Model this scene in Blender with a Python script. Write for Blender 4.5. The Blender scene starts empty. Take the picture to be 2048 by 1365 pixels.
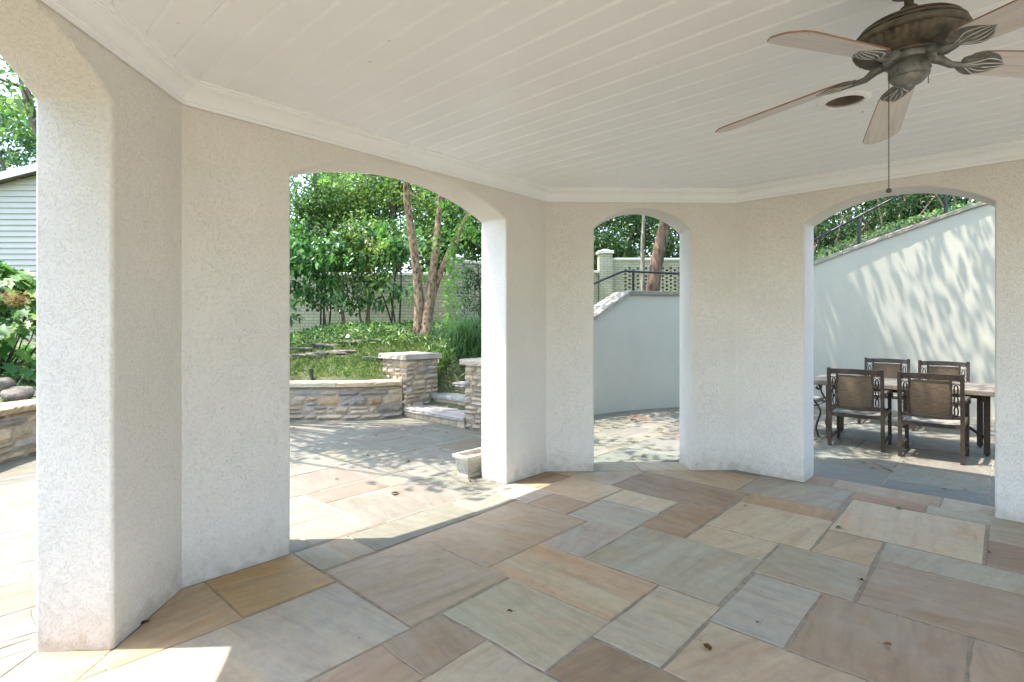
import bpy, bmesh, math, random
import numpy as np
from mathutils import Vector, Matrix
random.seed(7)
RNG = np.random.default_rng(11)
C = bpy.context.scene.collection
PI = math.pi
R = math.radians
A0 = R(42.6)
U = (math.sin(A0), math.cos(A0))          # paving axis, away to the right
V = (math.cos(A0), -math.sin(A0))         # paving axis, nearer to the right


def uv2(u, v):
    return (u * U[0] + v * V[0], u * U[1] + v * V[1])


def xy2(x, y):
    return (x * U[0] + y * U[1], x * V[0] + y * V[1])


# ------------------------------------------------------------------ materials
def mat(name):
    m = bpy.data.materials.new(name)
    m.use_nodes = True
    return m, m.node_tree, m.node_tree.nodes['Principled BSDF']


def nd(nt, t, **k):
    n = nt.nodes.new(t)
    for a, b in k.items():
        if a.startswith('i_'):
            key = a[2:]
            key = int(key) if key.isdigit() else key.replace('_', ' ')
            n.inputs[key].default_value = b
        else:
            setattr(n, a, b)
    return n


def ramp(nt, fac, stops):
    r = nt.nodes.new('ShaderNodeValToRGB')
    el = r.color_ramp.elements
    while len(el) < len(stops):
        el.new(0.5)
    for e, (p, c) in zip(el, stops):
        e.position = p
        e.color = (c[0], c[1], c[2], 1) if not isinstance(c, (int, float)) else (c, c, c, 1)
    nt.links.new(fac, r.inputs[0])
    return r.outputs[0]


def mix(nt, f, a, b, mode='MIX'):
    n = nt.nodes.new('ShaderNodeMix')
    n.data_type = 'RGBA'
    n.blend_type = mode
    for s, x in ((n.inputs[0], f), (n.inputs[6], a), (n.inputs[7], b)):
        if isinstance(x, (int, float)):
            s.default_value = x
        elif isinstance(x, tuple):
            s.default_value = (x[0], x[1], x[2], 1)
        else:
            nt.links.new(x, s)
    return n.outputs[2]


def math_(nt, op, a, b=0.0):
    n = nt.nodes.new('ShaderNodeMath')
    n.operation = op
    for s, x in ((n.inputs[0], a), (n.inputs[1], b)):
        if isinstance(x, (int, float)):
            s.default_value = x
        else:
            nt.links.new(x, s)
    return n.outputs[0]


def coords(nt, which='Object', scale=(1, 1, 1)):
    t = nt.nodes.new('ShaderNodeTexCoord')
    m = nt.nodes.new('ShaderNodeMapping')
    m.inputs['Scale'].default_value = scale
    nt.links.new(t.outputs[which], m.inputs[0])
    return m.outputs[0]


def noise(nt, vec, scale, detail=4, rough=0.55, dist=0.0):
    n = nd(nt, 'ShaderNodeTexNoise', i_Scale=scale, i_Detail=detail, i_Roughness=rough, i_Distortion=dist)
    nt.links.new(vec, n.inputs['Vector'])
    return n.outputs[0]


def bump(nt, bs, h, strength=0.3, dist=0.01, prev=None):
    b = nd(nt, 'ShaderNodeBump', i_Strength=strength, i_Distance=dist)
    nt.links.new(h, b.inputs['Height'])
    if prev is not None:
        nt.links.new(prev, b.inputs['Normal'])
    nt.links.new(b.outputs[0], bs.inputs['Normal'])
    return b.outputs[0]


def m_stucco(name, col, worm=1.0, scale=34.0, dirt=True):
    m, nt, bs = mat(name)
    co = coords(nt)
    n1 = noise(nt, co, scale, 1.2, 0.5, 1.3)
    ridge = math_(nt, 'ABSOLUTE', math_(nt, 'SUBTRACT', n1, 0.5))
    worms = ramp(nt, ridge, [(0.0, 0.0), (0.08, 1.0)])           # thin squiggly trowel drags
    patch = ramp(nt, noise(nt, co, 75, 2), [(0.44, 0.1), (0.56, 1.0)])
    worms2 = mix(nt, patch, (1, 1, 1), worms)
    fine = noise(nt, co, 150, 3)
    h = math_(nt, 'ADD', math_(nt, 'MULTIPLY', worms2, 0.7 * worm), math_(nt, 'MULTIPLY', fine, 0.5))
    big = noise(nt, co, 2.3, 5, 0.6)
    c = mix(nt, ramp(nt, big, [(0.35, 0.0), (0.7, 1.0)]), tuple(x * 0.93 for x in col), col)
    c = mix(nt, math_(nt, 'MULTIPLY', math_(nt, 'SUBTRACT', 1.0, worms2), 0.19 * worm), c, tuple(x * 0.42 for x in col))
    if dirt:                                                       # splash-back soil at the foot of the wall
        sep = nd(nt, 'ShaderNodeSeparateXYZ')
        t = nt.nodes.new('ShaderNodeTexCoord')
        nt.links.new(t.outputs['Object'], sep.inputs[0])
        zz = math_(nt, 'ADD', sep.outputs[2], math_(nt, 'MULTIPLY', noise(nt, co, 14, 4), 0.35))
        f = ramp(nt, zz, [(0.17, 0.62), (0.26, 0.25), (0.42, 0.0)])
        c = mix(nt, f, c, (col[0] * 0.52, col[1] * 0.47, col[2] * 0.39))
        speck = ramp(nt, noise(nt, co, 60, 2), [(0.73, 0.0), (0.77, 0.5)])
        c = mix(nt, math_(nt, 'MULTIPLY', speck, 0.6), c, (0.22, 0.18, 0.13))
    nt.links.new(c, bs.inputs['Base Color'])
    if not dirt:                                                   # rain streaks under the cap, damp at the foot
        st = noise(nt, coords(nt, 'Object', (5, 5, 0.25)), 2.2, 5, 0.65)
        c = mix(nt, 1.0, c, ramp(nt, st, [(0.3, (0.86, 0.87, 0.85)), (0.62, (1, 1, 1))]), 'MULTIPLY')
        sep = nd(nt, 'ShaderNodeSeparateXYZ')
        t = nt.nodes.new('ShaderNodeTexCoord')
        nt.links.new(t.outputs['Object'], sep.inputs[0])
        zz = math_(nt, 'ADD', sep.outputs[2], math_(nt, 'MULTIPLY', noise(nt, co, 5, 5), 0.4))
        c = mix(nt, ramp(nt, zz, [(0.2, 0.45), (0.5, 0.0)]), c, (0.30, 0.29, 0.21))
    bs.inputs['Roughness'].default_value = 0.85
    bump(nt, bs, h, 0.62 * max(worm, 0.4), 0.0055)
    return m


def m_paint(name, col, rough=0.45, var=0.04):
    m, nt, bs = mat(name)
    co = coords(nt)
    n = noise(nt, co, 3.0, 5)
    c = mix(nt, ramp(nt, n, [(0.3, 0.0), (0.7, 1.0)]), tuple(x * (1 - var) for x in col), col)
    speck = ramp(nt, noise(nt, co, 17, 2), [(0.775, 0.0), (0.79, 0.6)])
    c = mix(nt, speck, c, (0.3, 0.26, 0.2))
    nt.links.new(c, bs.inputs['Base Color'])
    bs.inputs['Roughness'].default_value = rough
    bump(nt, bs, noise(nt, co, 90, 2), 0.04, 0.003)
    return m


def m_paving():
    m, nt, bs = mat('flagstone')
    co = coords(nt, 'UV')
    ca = nd(nt, 'ShaderNodeVertexColor', layer_name='ca').outputs[0]
    cb = nd(nt, 'ShaderNodeVertexColor', layer_name='cb').outputs[0]
    mp = nt.nodes.new('ShaderNodeMapping')
    mp.inputs['Scale'].default_value = (0.55, 2.6, 1)
    nt.links.new(co, mp.inputs[0])
    big = noise(nt, mp.outputs[0], 1.6, 4, 0.55, 1.2)
    f = ramp(nt, big, [(0.40, 0.0), (0.66, 0.95)])
    c = mix(nt, f, ca, cb)
    mp2 = nt.nodes.new('ShaderNodeMapping')
    mp2.inputs['Scale'].default_value = (1.2, 11, 1)
    nt.links.new(co, mp2.inputs[0])
    band = noise(nt, mp2.outputs[0], 1.8, 6, 0.62, 0.8)
    c = mix(nt, 1.0, c, ramp(nt, band, [(0.25, (0.80, 0.79, 0.77)), (0.5, (1, 1, 1)), (0.8, (1.1, 1.09, 1.06))]), 'MULTIPLY')
    mott = noise(nt, co, 14, 6, 0.7)
    c = mix(nt, 1.0, c, ramp(nt, mott, [(0.3, (0.86, 0.86, 0.86)), (0.7, (1.06, 1.06, 1.05))]), 'MULTIPLY')
    rust = ramp(nt, noise(nt, mp.outputs[0], 0.9, 5, 0.6, 1.8), [(0.56, 0.0), (0.7, 0.42)])
    c = mix(nt, rust, c, mix(nt, 1.0, c, (1.0, 0.74, 0.50), 'MULTIPLY'))
    blot = ramp(nt, noise(nt, co, 3.7, 5, 0.7, 0.6), [(0.58, 0.0), (0.72, 0.3)])
    c = mix(nt, blot, c, (0.24, 0.21, 0.17))
    # hairline cracks
    vor = nd(nt, 'ShaderNodeTexVoronoi', feature='DISTANCE_TO_EDGE', i_Scale=1.1)
    wob = nd(nt, 'ShaderNodeTexNoise', i_Scale=7.0, i_Detail=4.0)
    nt.links.new(co, wob.inputs['Vector'])
    vm = nd(nt, 'ShaderNodeVectorMath', operation='MULTIPLY_ADD')
    nt.links.new(wob.outputs['Color'], vm.inputs[0])
    vm.inputs[1].default_value = (0.25, 0.25, 0.25)
    nt.links.new(co, vm.inputs[2])
    nt.links.new(vm.outputs[0], vor.inputs['Vector'])
    crack = ramp(nt, vor.outputs['Distance'], [(0.0, 1.0), (0.006, 0.0)])
    gate = ramp(nt, noise(nt, co, 1.3, 2), [(0.56, 0.0), (0.6, 1.0)])
    ck = math_(nt, 'MULTIPLY', crack, gate)
    c = mix(nt, math_(nt, 'MULTIPLY', ck, 0.45), c, (0.12, 0.09, 0.065))
    crumb = ramp(nt, noise(nt, co, 38, 1), [(0.79, 0.0), (0.81, 0.8)])
    c = mix(nt, crumb, c, (0.05, 0.035, 0.025))
    nt.links.new(c, bs.inputs['Base Color'])
    rr = ramp(nt, noise(nt, co, 5, 4), [(0.3, 0.42), (0.7, 0.66)])
    nt.links.new(rr, bs.inputs['Roughness'])
    bs.inputs['Specular IOR Level'].default_value = 0.42
    h = math_(nt, 'ADD', math_(nt, 'MULTIPLY', band, 0.6), math_(nt, 'MULTIPLY', noise(nt, co, 45, 5, 0.7), 0.35))
    h = math_(nt, 'SUBTRACT', h, math_(nt, 'MULTIPLY', ck, 0.6))
    bump(nt, bs, h, 0.32, 0.008)
    return m


def m_rough(name, c1, c2, scale=8, rough=0.9, bstr=0.5, bdist=0.01, bscale=30, attr=None, which='Object'):
    m, nt, bs = mat(name)
    co = coords(nt, which)
    n = noise(nt, co, scale, 6, 0.65, 0.3)
    f = ramp(nt, n, [(0.32, 0.0), (0.68, 1.0)])
    if attr:
        ca = nd(nt, 'ShaderNodeVertexColor', layer_name=attr).outputs[0]
        c = mix(nt, 1.0, ca, mix(nt, f, c1, c2), 'MULTIPLY')
    else:
        c = mix(nt, f, c1, c2)
    nt.links.new(c, bs.inputs['Base Color'])
    bs.inputs['Roughness'].default_value = rough
    bump(nt, bs, math_(nt, 'ADD', noise(nt, co, bscale, 6, 0.7), math_(nt, 'MULTIPLY', n, 0.6)), bstr, bdist)
    return m


def m_leaf(name, stops, trans=0.45, rough=0.45, spec=0.4):
    m, nt, bs = mat(name)
    at = nd(nt, 'ShaderNodeAttribute', attribute_name='rnd')
    col = ramp(nt, at.outputs['Fac'], stops)
    nt.links.new(col, bs.inputs['Base Color'])
    bs.inputs['Roughness'].default_value = rough
    bs.inputs['Specular IOR Level'].default_value = spec
    tr = nt.nodes.new('ShaderNodeBsdfTranslucent')
    tc = mix(nt, 1.0, col, (1.1, 1.25, 0.72), 'MULTIPLY')
    nt.links.new(tc, tr.inputs[0])
    ms = nt.nodes.new('ShaderNodeMixShader')
    ms.inputs[0].default_value = trans
    nt.links.new(bs.outputs[0], ms.inputs[1])
    nt.links.new(tr.outputs[0], ms.inputs[2])
    nt.links.new(ms.outputs[0], nt.nodes['Material Output'].inputs[0])
    return m


def m_bark(name, dark, light, zs=0.35, scale=16):
    m, nt, bs = mat(name)
    co = coords(nt, 'Object', (1, 1, zs))
    n = noise(nt, co, scale, 6, 0.7, 0.9)
    v = nd(nt, 'ShaderNodeTexVoronoi', i_Scale=scale * 0.9)
    nt.links.new(co, v.inputs['Vector'])
    f = math_(nt, 'ADD', math_(nt, 'MULTIPLY', n, 0.75), math_(nt, 'MULTIPLY', v.outputs['Distance'], 0.35))
    c = ramp(nt, f, [(0.36, dark), (0.5, tuple((a + b) / 2 for a, b in zip(dark, light))), (0.62, light)])
    nt.links.new(c, bs.inputs['Base Color'])
    bs.inputs['Roughness'].default_value = 0.9
    bump(nt, bs, f, 0.9, 0.03)
    return m


def m_brick(name, c1, c2, mortar, sx=0.215, sz=0.075):
    m, nt, bs = mat(name)
    co = coords(nt, 'UV')
    b = nd(nt, 'ShaderNodeTexBrick', i_Scale=1.0, i_Mortar_Size=0.006, i_Brick_Width=sx, i_Row_Height=sz, i_Mortar_Smooth=0.25)
    b.inputs['Color1'].default_value = (*c1, 1)
    b.inputs['Color2'].default_value = (*c2, 1)
    b.inputs['Mortar'].default_value = (*mortar, 1)
    nt.links.new(co, b.inputs['Vector'])
    st = ramp(nt, noise(nt, co, 1.7, 5, 0.65), [(0.35, (0.78, 0.77, 0.7)), (0.65, (1, 1, 1))])
    nt.links.new(mix(nt, 1.0, b.outputs['Color'], st, 'MULTIPLY'), bs.inputs['Base Color'])
    bs.inputs['Roughness'].default_value = 0.75
    inv = math_(nt, 'SUBTRACT', 1.0, b.outputs['Fac'])
    bump(nt, bs, math_(nt, 'ADD', inv, math_(nt, 'MULTIPLY', noise(nt, co, 60, 3), 0.3)), 0.7, 0.008)
    return m


def m_metal(name, c1, c2, rough=0.45, metallic=0.6, scale=25):
    m, nt, bs = mat(name)
    co = coords(nt)
    n = noise(nt, co, scale, 5, 0.65)
    nt.links.new(mix(nt, ramp(nt, n, [(0.35, 0.0), (0.66, 1.0)]), c1, c2), bs.inputs['Base Color'])
    bs.inputs['Metallic'].default_value = metallic
    nt.links.new(ramp(nt, n, [(0.3, rough * 0.8), (0.7, min(1, rough * 1.3))]), bs.inputs['Roughness'])
    bump(nt, bs, n, 0.12, 0.004)
    return m


def m_woodblade():
    m, nt, bs = mat('washed_wood')
    co = coords(nt, 'UV', (2.0, 26.0, 1))
    n = noise(nt, co, 1.6, 6, 0.6, 1.2)
    n2 = noise(nt, coords(nt, 'UV', (3.0, 110.0, 1)), 1.4, 4, 0.6, 0.6)
    f = math_(nt, 'ADD', math_(nt, 'MULTIPLY', n, 0.6), math_(nt, 'MULTIPLY', n2, 0.4))
    nt.links.new(ramp(nt, f, [(0.32, (0.47, 0.445, 0.43)), (0.5, (0.62, 0.595, 0.585)), (0.7, (0.70, 0.68, 0.67))]), bs.inputs['Base Color'])
    bs.inputs['Roughness'].default_value = 0.5
    return m


def m_sling():
    m, nt, bs = mat('sling_weave')
    co = coords(nt, 'UV')
    wv = noise(nt, coords(nt, 'UV', (160, 40, 1)), 1.0, 3, 0.6)
    wh = noise(nt, coords(nt, 'UV', (14, 220, 1)), 1.0, 3, 0.6)
    f = math_(nt, 'ADD', math_(nt, 'MULTIPLY', wv, 0.4), math_(nt, 'MULTIPLY', wh, 0.6))
    c = ramp(nt, f, [(0.35, (0.085, 0.055, 0.03)), (0.5, (0.17, 0.115, 0.066)), (0.68, (0.30, 0.22, 0.14))])
    nt.links.new(c, bs.inputs['Base Color'])
    bump(nt, bs, f, 0.4, 0.002)
    bs.inputs['Roughness'].default_value = 0.7
    tr = nt.nodes.new('ShaderNodeBsdfTranslucent')
    nt.links.new(c, tr.inputs[0])
    ms = nt.nodes.new('ShaderNodeMixShader')
    ms.inputs[0].default_value = 0.35
    nt.links.new(bs.outputs[0], ms.inputs[1])
    nt.links.new(tr.outputs[0], ms.inputs[2])
    nt.links.new(ms.outputs[0], nt.nodes['Material Output'].inputs[0])
    return m


def m_tiletop():
    m, nt, bs = mat('table_stone_tile')
    co = coords(nt, 'UV')
    b = nd(nt, 'ShaderNodeTexBrick', i_Scale=1.0, i_Mortar_Size=0.004, i_Brick_Width=0.3, i_Row_Height=0.225, offset=0.0)
    b.inputs['Color1'].default_value = (0.21, 0.18, 0.14, 1)
    b.inputs['Color2'].default_value = (0.27, 0.235, 0.19, 1)
    b.inputs['Mortar'].default_value = (0.16, 0.12, 0.09, 1)
    nt.links.new(co, b.inputs['Vector'])
    n = ramp(nt, noise(nt, co, 11, 6, 0.7), [(0.35, (0.7, 0.66, 0.62)), (0.65, (1.05, 1.04, 1.02))])
    nt.links.new(mix(nt, 1.0, b.outputs['Color'], n, 'MULTIPLY'), bs.inputs['Base Color'])
    bs.inputs['Roughness'].default_value = 0.75
    bs.inputs['Specular IOR Level'].default_value = 0.2
    bump(nt, bs, math_(nt, 'SUBTRACT', 1.0, b.outputs['Fac']), 0.4, 0.003)
    return m


M = {}
M['stucco'] = m_stucco('porch_stucco', (0.81, 0.785, 0.745), 1.0, 62)
M['stucco_fine'] = m_stucco('retaining_stucco', (0.48, 0.45, 0.355), 0.25, 40, False)
M['ceil'] = m_paint('ceiling_paint', (0.875, 0.905, 0.955), 0.42)
M['trim'] = m_paint('trim_paint', (0.90, 0.92, 0.955), 0.38)
M['paving'] = m_paving()
M['grout'] = m_rough('joint_mortar', (0.20, 0.16, 0.115), (0.34, 0.285, 0.215), 20, 0.95, 0.6, 0.006, 90)
M['soil'] = m_rough('garden_soil', (0.05, 0.07, 0.022), (0.13, 0.13, 0.06), 3, 0.95, 0.8, 0.05, 14)
M['wallstone'] = m_rough('field_stone', (0.72, 0.72, 0.72), (1.12, 1.1, 1.06), 9, 0.92, 0.9, 0.02, 28, 'ca')
M['mortar'] = m_rough('wall_mortar', (0.30, 0.245, 0.18), (0.42, 0.36, 0.28), 16, 0.95, 0.7, 0.01, 70)
M['capstone'] = m_rough('cap_stone', (0.75, 0.74, 0.72), (1.1, 1.08, 1.04), 6, 0.88, 0.7, 0.015, 24, 'ca')
M['rock'] = m_rough('boulder_rock', (0.085, 0.07, 0.052), (0.24, 0.205, 0.165), 5, 0.92, 1.0, 0.04, 14)
M['darkrock'] = m_rough('mossy_rock', (0.04, 0.04, 0.028), (0.16, 0.145, 0.11), 6, 0.92, 1.0, 0.04, 14)
M['brick'] = m_brick('painted_brick', (0.43, 0.40, 0.275), (0.49, 0.455, 0.32), (0.23, 0.21, 0.14))
M['coping'] = m_rough('painted_coping', (0.6, 0.57, 0.48), (0.72, 0.70, 0.6), 5, 0.85, 0.4, 0.01, 30)
M['birch'] = m_bark('birch_bark', (0.05, 0.026, 0.015), (0.37, 0.25, 0.155), 0.6, 19)
M['bark'] = m_bark('tree_bark', (0.05, 0.038, 0.028), (0.20, 0.155, 0.115), 0.25, 13)
M['redbark'] = m_bark('red_bark', (0.035, 0.02, 0.013), (0.24, 0.145, 0.095), 0.28, 11)
M['palebark'] = m_bark('pale_bark', (0.17, 0.145, 0.11), (0.36, 0.32, 0.25), 0.3, 18)
M['stem'] = m_bark('shrub_stem', (0.035, 0.026, 0.02), (0.12, 0.09, 0.065), 0.3, 22)
M['tanstem'] = m_bark('tan_stem', (0.13, 0.085, 0.05), (0.32, 0.22, 0.15), 0.3, 22)
G = lambda a, b, c, **k: [(0.0, a), (0.5, b), (1.0, c)]
M['leaf_mid'] = m_leaf('leaf_mid', G((0.028, 0.078, 0.022), (0.08, 0.16, 0.05), (0.21, 0.31, 0.11)), 0.5)
M['leaf_yellow'] = m_leaf('leaf_yellow', G((0.055, 0.11, 0.025), (0.145, 0.23, 0.055), (0.34, 0.41, 0.14)), 0.5)
M['leaf_blue'] = m_leaf('leaf_blue', G((0.03, 0.09, 0.04), (0.075, 0.165, 0.075), (0.16, 0.26, 0.13)), 0.42, 0.35, 0.6)
M['leaf_dark'] = m_leaf('leaf_dark', G((0.015, 0.045, 0.012), (0.03, 0.075, 0.02), (0.075, 0.13, 0.03)), 0.35, 0.35)
M['leaf_big'] = m_leaf('leaf_big', G((0.03, 0.10, 0.03), (0.085, 0.22, 0.06), (0.25, 0.42, 0.15)), 0.4, 0.3, 0.7)
M['leaf_birch'] = m_leaf('leaf_birch', G((0.078, 0.195, 0.039), (0.130, 0.286, 0.052), (0.208, 0.364, 0.078)), 0.5)
M['leaf_hydr'] = m_leaf('leaf_hydrangea', G((0.044, 0.144, 0.044), (0.094, 0.213, 0.050), (0.213, 0.325, 0.062)), 0.42, 0.45)
M['grass'] = m_leaf('grass', G((0.03, 0.085, 0.018), (0.085, 0.17, 0.03), (0.30, 0.30, 0.10)), 0.4, 0.5)
M['cover'] = m_leaf('cover', G((0.02, 0.065, 0.017), (0.075, 0.17, 0.04), (0.27, 0.36, 0.11)), 0.35, 0.4, 0.5)
M['ograss'] = m_leaf('fountain_grass', G((0.025, 0.075, 0.025), (0.06, 0.15, 0.05), (0.16, 0.26, 0.11)), 0.4, 0.45)
M['flower'] = m_leaf('dry_bloom', G((0.16, 0.09, 0.035), (0.30, 0.19, 0.08), (0.4, 0.3, 0.15)), 0.3, 0.8, 0.1)
M['brownleaf'] = m_leaf('fallen_brown', G((0.04, 0.018, 0.01), (0.11, 0.05, 0.02), (0.25, 0.11, 0.03)), 0.2, 0.7, 0.2)
M['yellowleaf'] = m_leaf('fallen_yellow', G((0.25, 0.17, 0.03), (0.36, 0.27, 0.05), (0.42, 0.36, 0.1)), 0.2, 0.6, 0.2)
M['greenleaf'] = m_leaf('fallen_green', G((0.03, 0.12, 0.03), (0.04, 0.15, 0.04), (0.06, 0.18, 0.05)), 0.2, 0.5, 0.3)
M['bronze'] = m_metal('weathered_bronze', (0.045, 0.038, 0.029), (0.15, 0.13, 0.10), 0.6, 0.25, 22)
M['pewter'] = m_metal('grey_patina', (0.085, 0.088, 0.083), (0.25, 0.25, 0.24), 0.55, 0.25, 22)
M['vein'] = m_metal('worn_vein', (0.42, 0.43, 0.42), (0.6, 0.6, 0.58), 0.5, 0.2, 30)
M['chain'] = m_metal('chain_brass', (0.05, 0.042, 0.035), (0.14, 0.12, 0.10), 0.5, 0.5, 90)
M['blade'] = m_woodblade()
M['bladeedge'] = m_rough('blade_edge', (0.17, 0.085, 0.045), (0.27, 0.15, 0.085), 14, 0.6, 0.1, 0.003, 50)
M['canmetal'] = m_metal('can_metal', (0.16, 0.13, 0.11), (0.26, 0.22, 0.19), 0.5, 0.2, 20)
M['bulb'] = m_paint('lamp_glass', (0.5, 0.5, 0.5), 0.2)
M['chair'] = m_metal('chair_frame', (0.034, 0.022, 0.014), (0.075, 0.052, 0.035), 0.5, 0.1, 30)
M['iron'] = m_metal('wrought_iron', (0.035, 0.033, 0.03), (0.07, 0.064, 0.056), 0.4, 0.5, 40)
M['rail'] = m_metal('rail_paint', (0.015, 0.016, 0.018), (0.035, 0.036, 0.04), 0.35, 0.3, 40)
M['sling'] = m_sling()
M['seat'] = m_rough('seat_fabric', (0.15, 0.145, 0.12), (0.22, 0.21, 0.18), 12, 0.8, 0.2, 0.004, 200)
M['pad'] = m_rough('seat_pad', (0.6, 0.58, 0.54), (0.7, 0.68, 0.64), 9, 0.85, 0.2, 0.004, 120)
M['tile'] = m_tiletop()
M['planter'] = m_rough('cast_concrete', (0.40, 0.355, 0.275), (0.56, 0.51, 0.41), 9, 0.92, 0.6, 0.01, 45)
M['potsoil'] = m_rough('pot_soil', (0.10, 0.075, 0.05), (0.24, 0.19, 0.14), 20, 0.95, 0.7, 0.02, 60)
M['siding'] = m_paint('siding_paint', (0.43, 0.405, 0.335), 0.6, 0.05)
M['roofing'] = m_rough('roof_shingle', (0.18, 0.175, 0.17), (0.3, 0.29, 0.28), 12, 0.9, 0.5, 0.01, 60)
M['vent'] = m_metal('vent_metal', (0.35, 0.36, 0.37), (0.5, 0.5, 0.5), 0.4, 0.5, 20)
M['black'] = m_rough('black_plastic', (0.012, 0.012, 0.013), (0.03, 0.03, 0.03), 20, 0.6, 0.1, 0.003, 60)
M['whitepl'] = m_paint('white_resin', (0.72, 0.73, 0.74), 0.5)
M['roofslab'] = m_rough('roof_deck', (0.4, 0.39, 0.36), (0.5, 0.48, 0.45), 4, 0.9, 0.3, 0.01, 40)


# ------------------------------------------------------------------ mesh builder
class MB:
    def __init__(s):
        s.v, s.f, s.m, s.ca, s.cb, s.uv = [], [], [], [], [], {}

    def add(s, vs, fs, mi=0, ca=None, cb=None, uv=None):
        o = len(s.v)
        s.v.extend([tuple(p) for p in vs])
        for f in fs:
            s.f.append([i + o for i in f])
            s.m.append(mi)
            s.ca.append(ca)
            s.cb.append(cb)
        if uv:
            for i, q in enumerate(uv):
                s.uv[o + i] = q

    def box(s, c, size, ax=None, mi=0, ca=None, taper=1.0):
        hx, hy, hz = [q / 2 for q in size]
        X, Y, Z = ax if ax else ((1, 0, 0), (0, 1, 0), (0, 0, 1))
        X, Y, Z, c = Vector(X), Vector(Y), Vector(Z), Vector(c)
        vs = []
        for k in (-1, 1):
            t = taper if k > 0 else 1.0
            for a, b in ((-1, -1), (1, -1), (1, 1), (-1, 1)):
                vs.append(c + X * a * hx * t + Y * b * hy * t + Z * k * hz)
        s.add(vs, [(0, 3, 2, 1), (4, 5, 6, 7), (0, 1, 5, 4), (1, 2, 6, 5), (2, 3, 7, 6), (3, 0, 4, 7)], mi, ca)

    def bar(s, a, b, w, h=None, mi=0, up=(0, 0, 1)):
        a, b = Vector(a), Vector(b)
        z = (b - a)
        L = z.length
        z.normalize()
        up = Vector(up)
        if abs(z.dot(up)) > 0.95:
            up = Vector((0, 1, 0))
        x = up.cross(z).normalized()
        y = z.cross(x)
        s.box((a + b) / 2, (w, h or w, L), (x, y, z), mi)

    def tube(s, pts, rad, n=8, mi=0, cap=True, jit=0.0):
        pts = [Vector(p) for p in pts]
        if isinstance(rad, (int, float)):
            rad = [rad] * len(pts)
        o = len(s.v)
        ref = Vector((0, 0, 1))
        d0 = (pts[1] - pts[0]).normalized()
        if abs(d0.dot(ref)) > 0.9:
            ref = Vector((1, 0, 0))
        x = d0.cross(ref).normalized()
        vs, fs = [], []
        for i, p in enumerate(pts):
            d = (pts[min(i + 1, len(pts) - 1)] - pts[max(i - 1, 0)])
            d = d.normalized() if d.length > 1e-9 else d0
            x = (x - d * x.dot(d)).normalized()
            y = d.cross(x)
            for k in range(n):
                a = 2 * PI * k / n
                r = rad[i] * (1 + (random.uniform(-jit, jit) if jit else 0))
                vs.append(p + x * math.cos(a) * r + y * math.sin(a) * r)
        for i in range(len(pts) - 1):
            for k in range(n):
                k2 = (k + 1) % n
                fs.append((i * n + k, i * n + k2, (i + 1) * n + k2, (i + 1) * n + k))
        if cap:
            fs.append(tuple(range(n))[::-1])
            fs.append(tuple((len(pts) - 1) * n + k for k in range(n)))
        s.add(vs, fs, mi)

    def lathe(s, prof, c=(0, 0, 0), n=32, mi=0, rib=None):
        vs, fs = [], []
        for j, (r, z) in enumerate(prof):
            for k in range(n):
                a = 2 * PI * k / n
                rr = r
                if rib and rib[0] <= j <= rib[1]:
                    rr = r * (1 + rib[3] * abs(math.sin(rib[2] * a / 2 + j * 0.35)))
                vs.append((c[0] + rr * math.cos(a), c[1] + rr * math.sin(a), c[2] + z))
        for j in range(len(prof) - 1):
            for k in range(n):
                k2 = (k + 1) % n
                fs.append((j * n + k, j * n + k2, (j + 1) * n + k2, (j + 1) * n + k))
        s.add(vs, fs, mi)

    def prism(s, poly, z0, z1, mi=0, ca=None, cb=None, fn=None):
        n = len(poly)
        vs = [(p[0], p[1], z0) for p in poly] + [(p[0], p[1], z1) for p in poly]
        if fn:
            vs = [fn(*p) for p in vs]
        fs = [tuple(range(n))[::-1], tuple(range(n, 2 * n))] + [(i, (i + 1) % n, n + (i + 1) % n, n + i) for i in range(n)]
        s.add(vs, fs, mi, ca, cb)

    def build(s, name, mats, parent=None, smooth=None, bevel=None, local=False, subd=0):
        if not isinstance(mats, (list, tuple)):
            mats = [mats]
        off = Vector((0, 0, 0))
        q = parent
        while q is not None and not local:
            off += q.location
            q = q.parent
        me = bpy.data.meshes.new(name)
        me.from_pydata([(p[0] - off.x, p[1] - off.y, p[2] - off.z) for p in s.v], [], s.f)
        for m in mats:
            me.materials.append(M[m] if isinstance(m, str) else m)
        me.polygons.foreach_set('material_index', s.m)
        lt = np.array([p.loop_total for p in me.polygons]) if len(s.f) else np.array([])
        for nm, data in (('ca', s.ca), ('cb', s.cb)):
            if any(c is not None for c in data):
                arr = np.array([(*(c or (0.4, 0.4, 0.4)), 1.0) for c in data], dtype=np.float32)
                at = me.color_attributes.new(nm, 'FLOAT_COLOR', 'CORNER')
                at.data.foreach_set('color', np.repeat(arr, lt, axis=0).ravel())
        if s.uv:
            ul = me.uv_layers.new(name='UVMap')
            idx = np.empty(len(me.loops), dtype=np.int32)
            me.loops.foreach_get('vertex_index', idx)
            tab = np.zeros((len(s.v), 2), dtype=np.float32)
            for i, c in s.uv.items():
                tab[i] = c
            ul.data.foreach_set('uv', tab[idx].ravel())
        if smooth is not None:
            me.polygons.foreach_set('use_smooth', [True] * len(me.polygons))
            me.set_sharp_from_angle(angle=R(smooth))
        me.validate()
        me.update()
        o = bpy.data.objects.new(name, me)
        C.objects.link(o)
        if parent is not None:
            o.parent = parent
        if bevel:
            b = o.modifiers.new('edge', 'BEVEL')
            b.width = bevel[0]
            b.segments = bevel[1]
            b.limit_method = 'ANGLE'
            b.angle_limit = R(40)
        if subd:
            b = o.modifiers.new('sub', 'SUBSURF')
            b.levels = b.render_levels = subd
        return o


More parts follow.
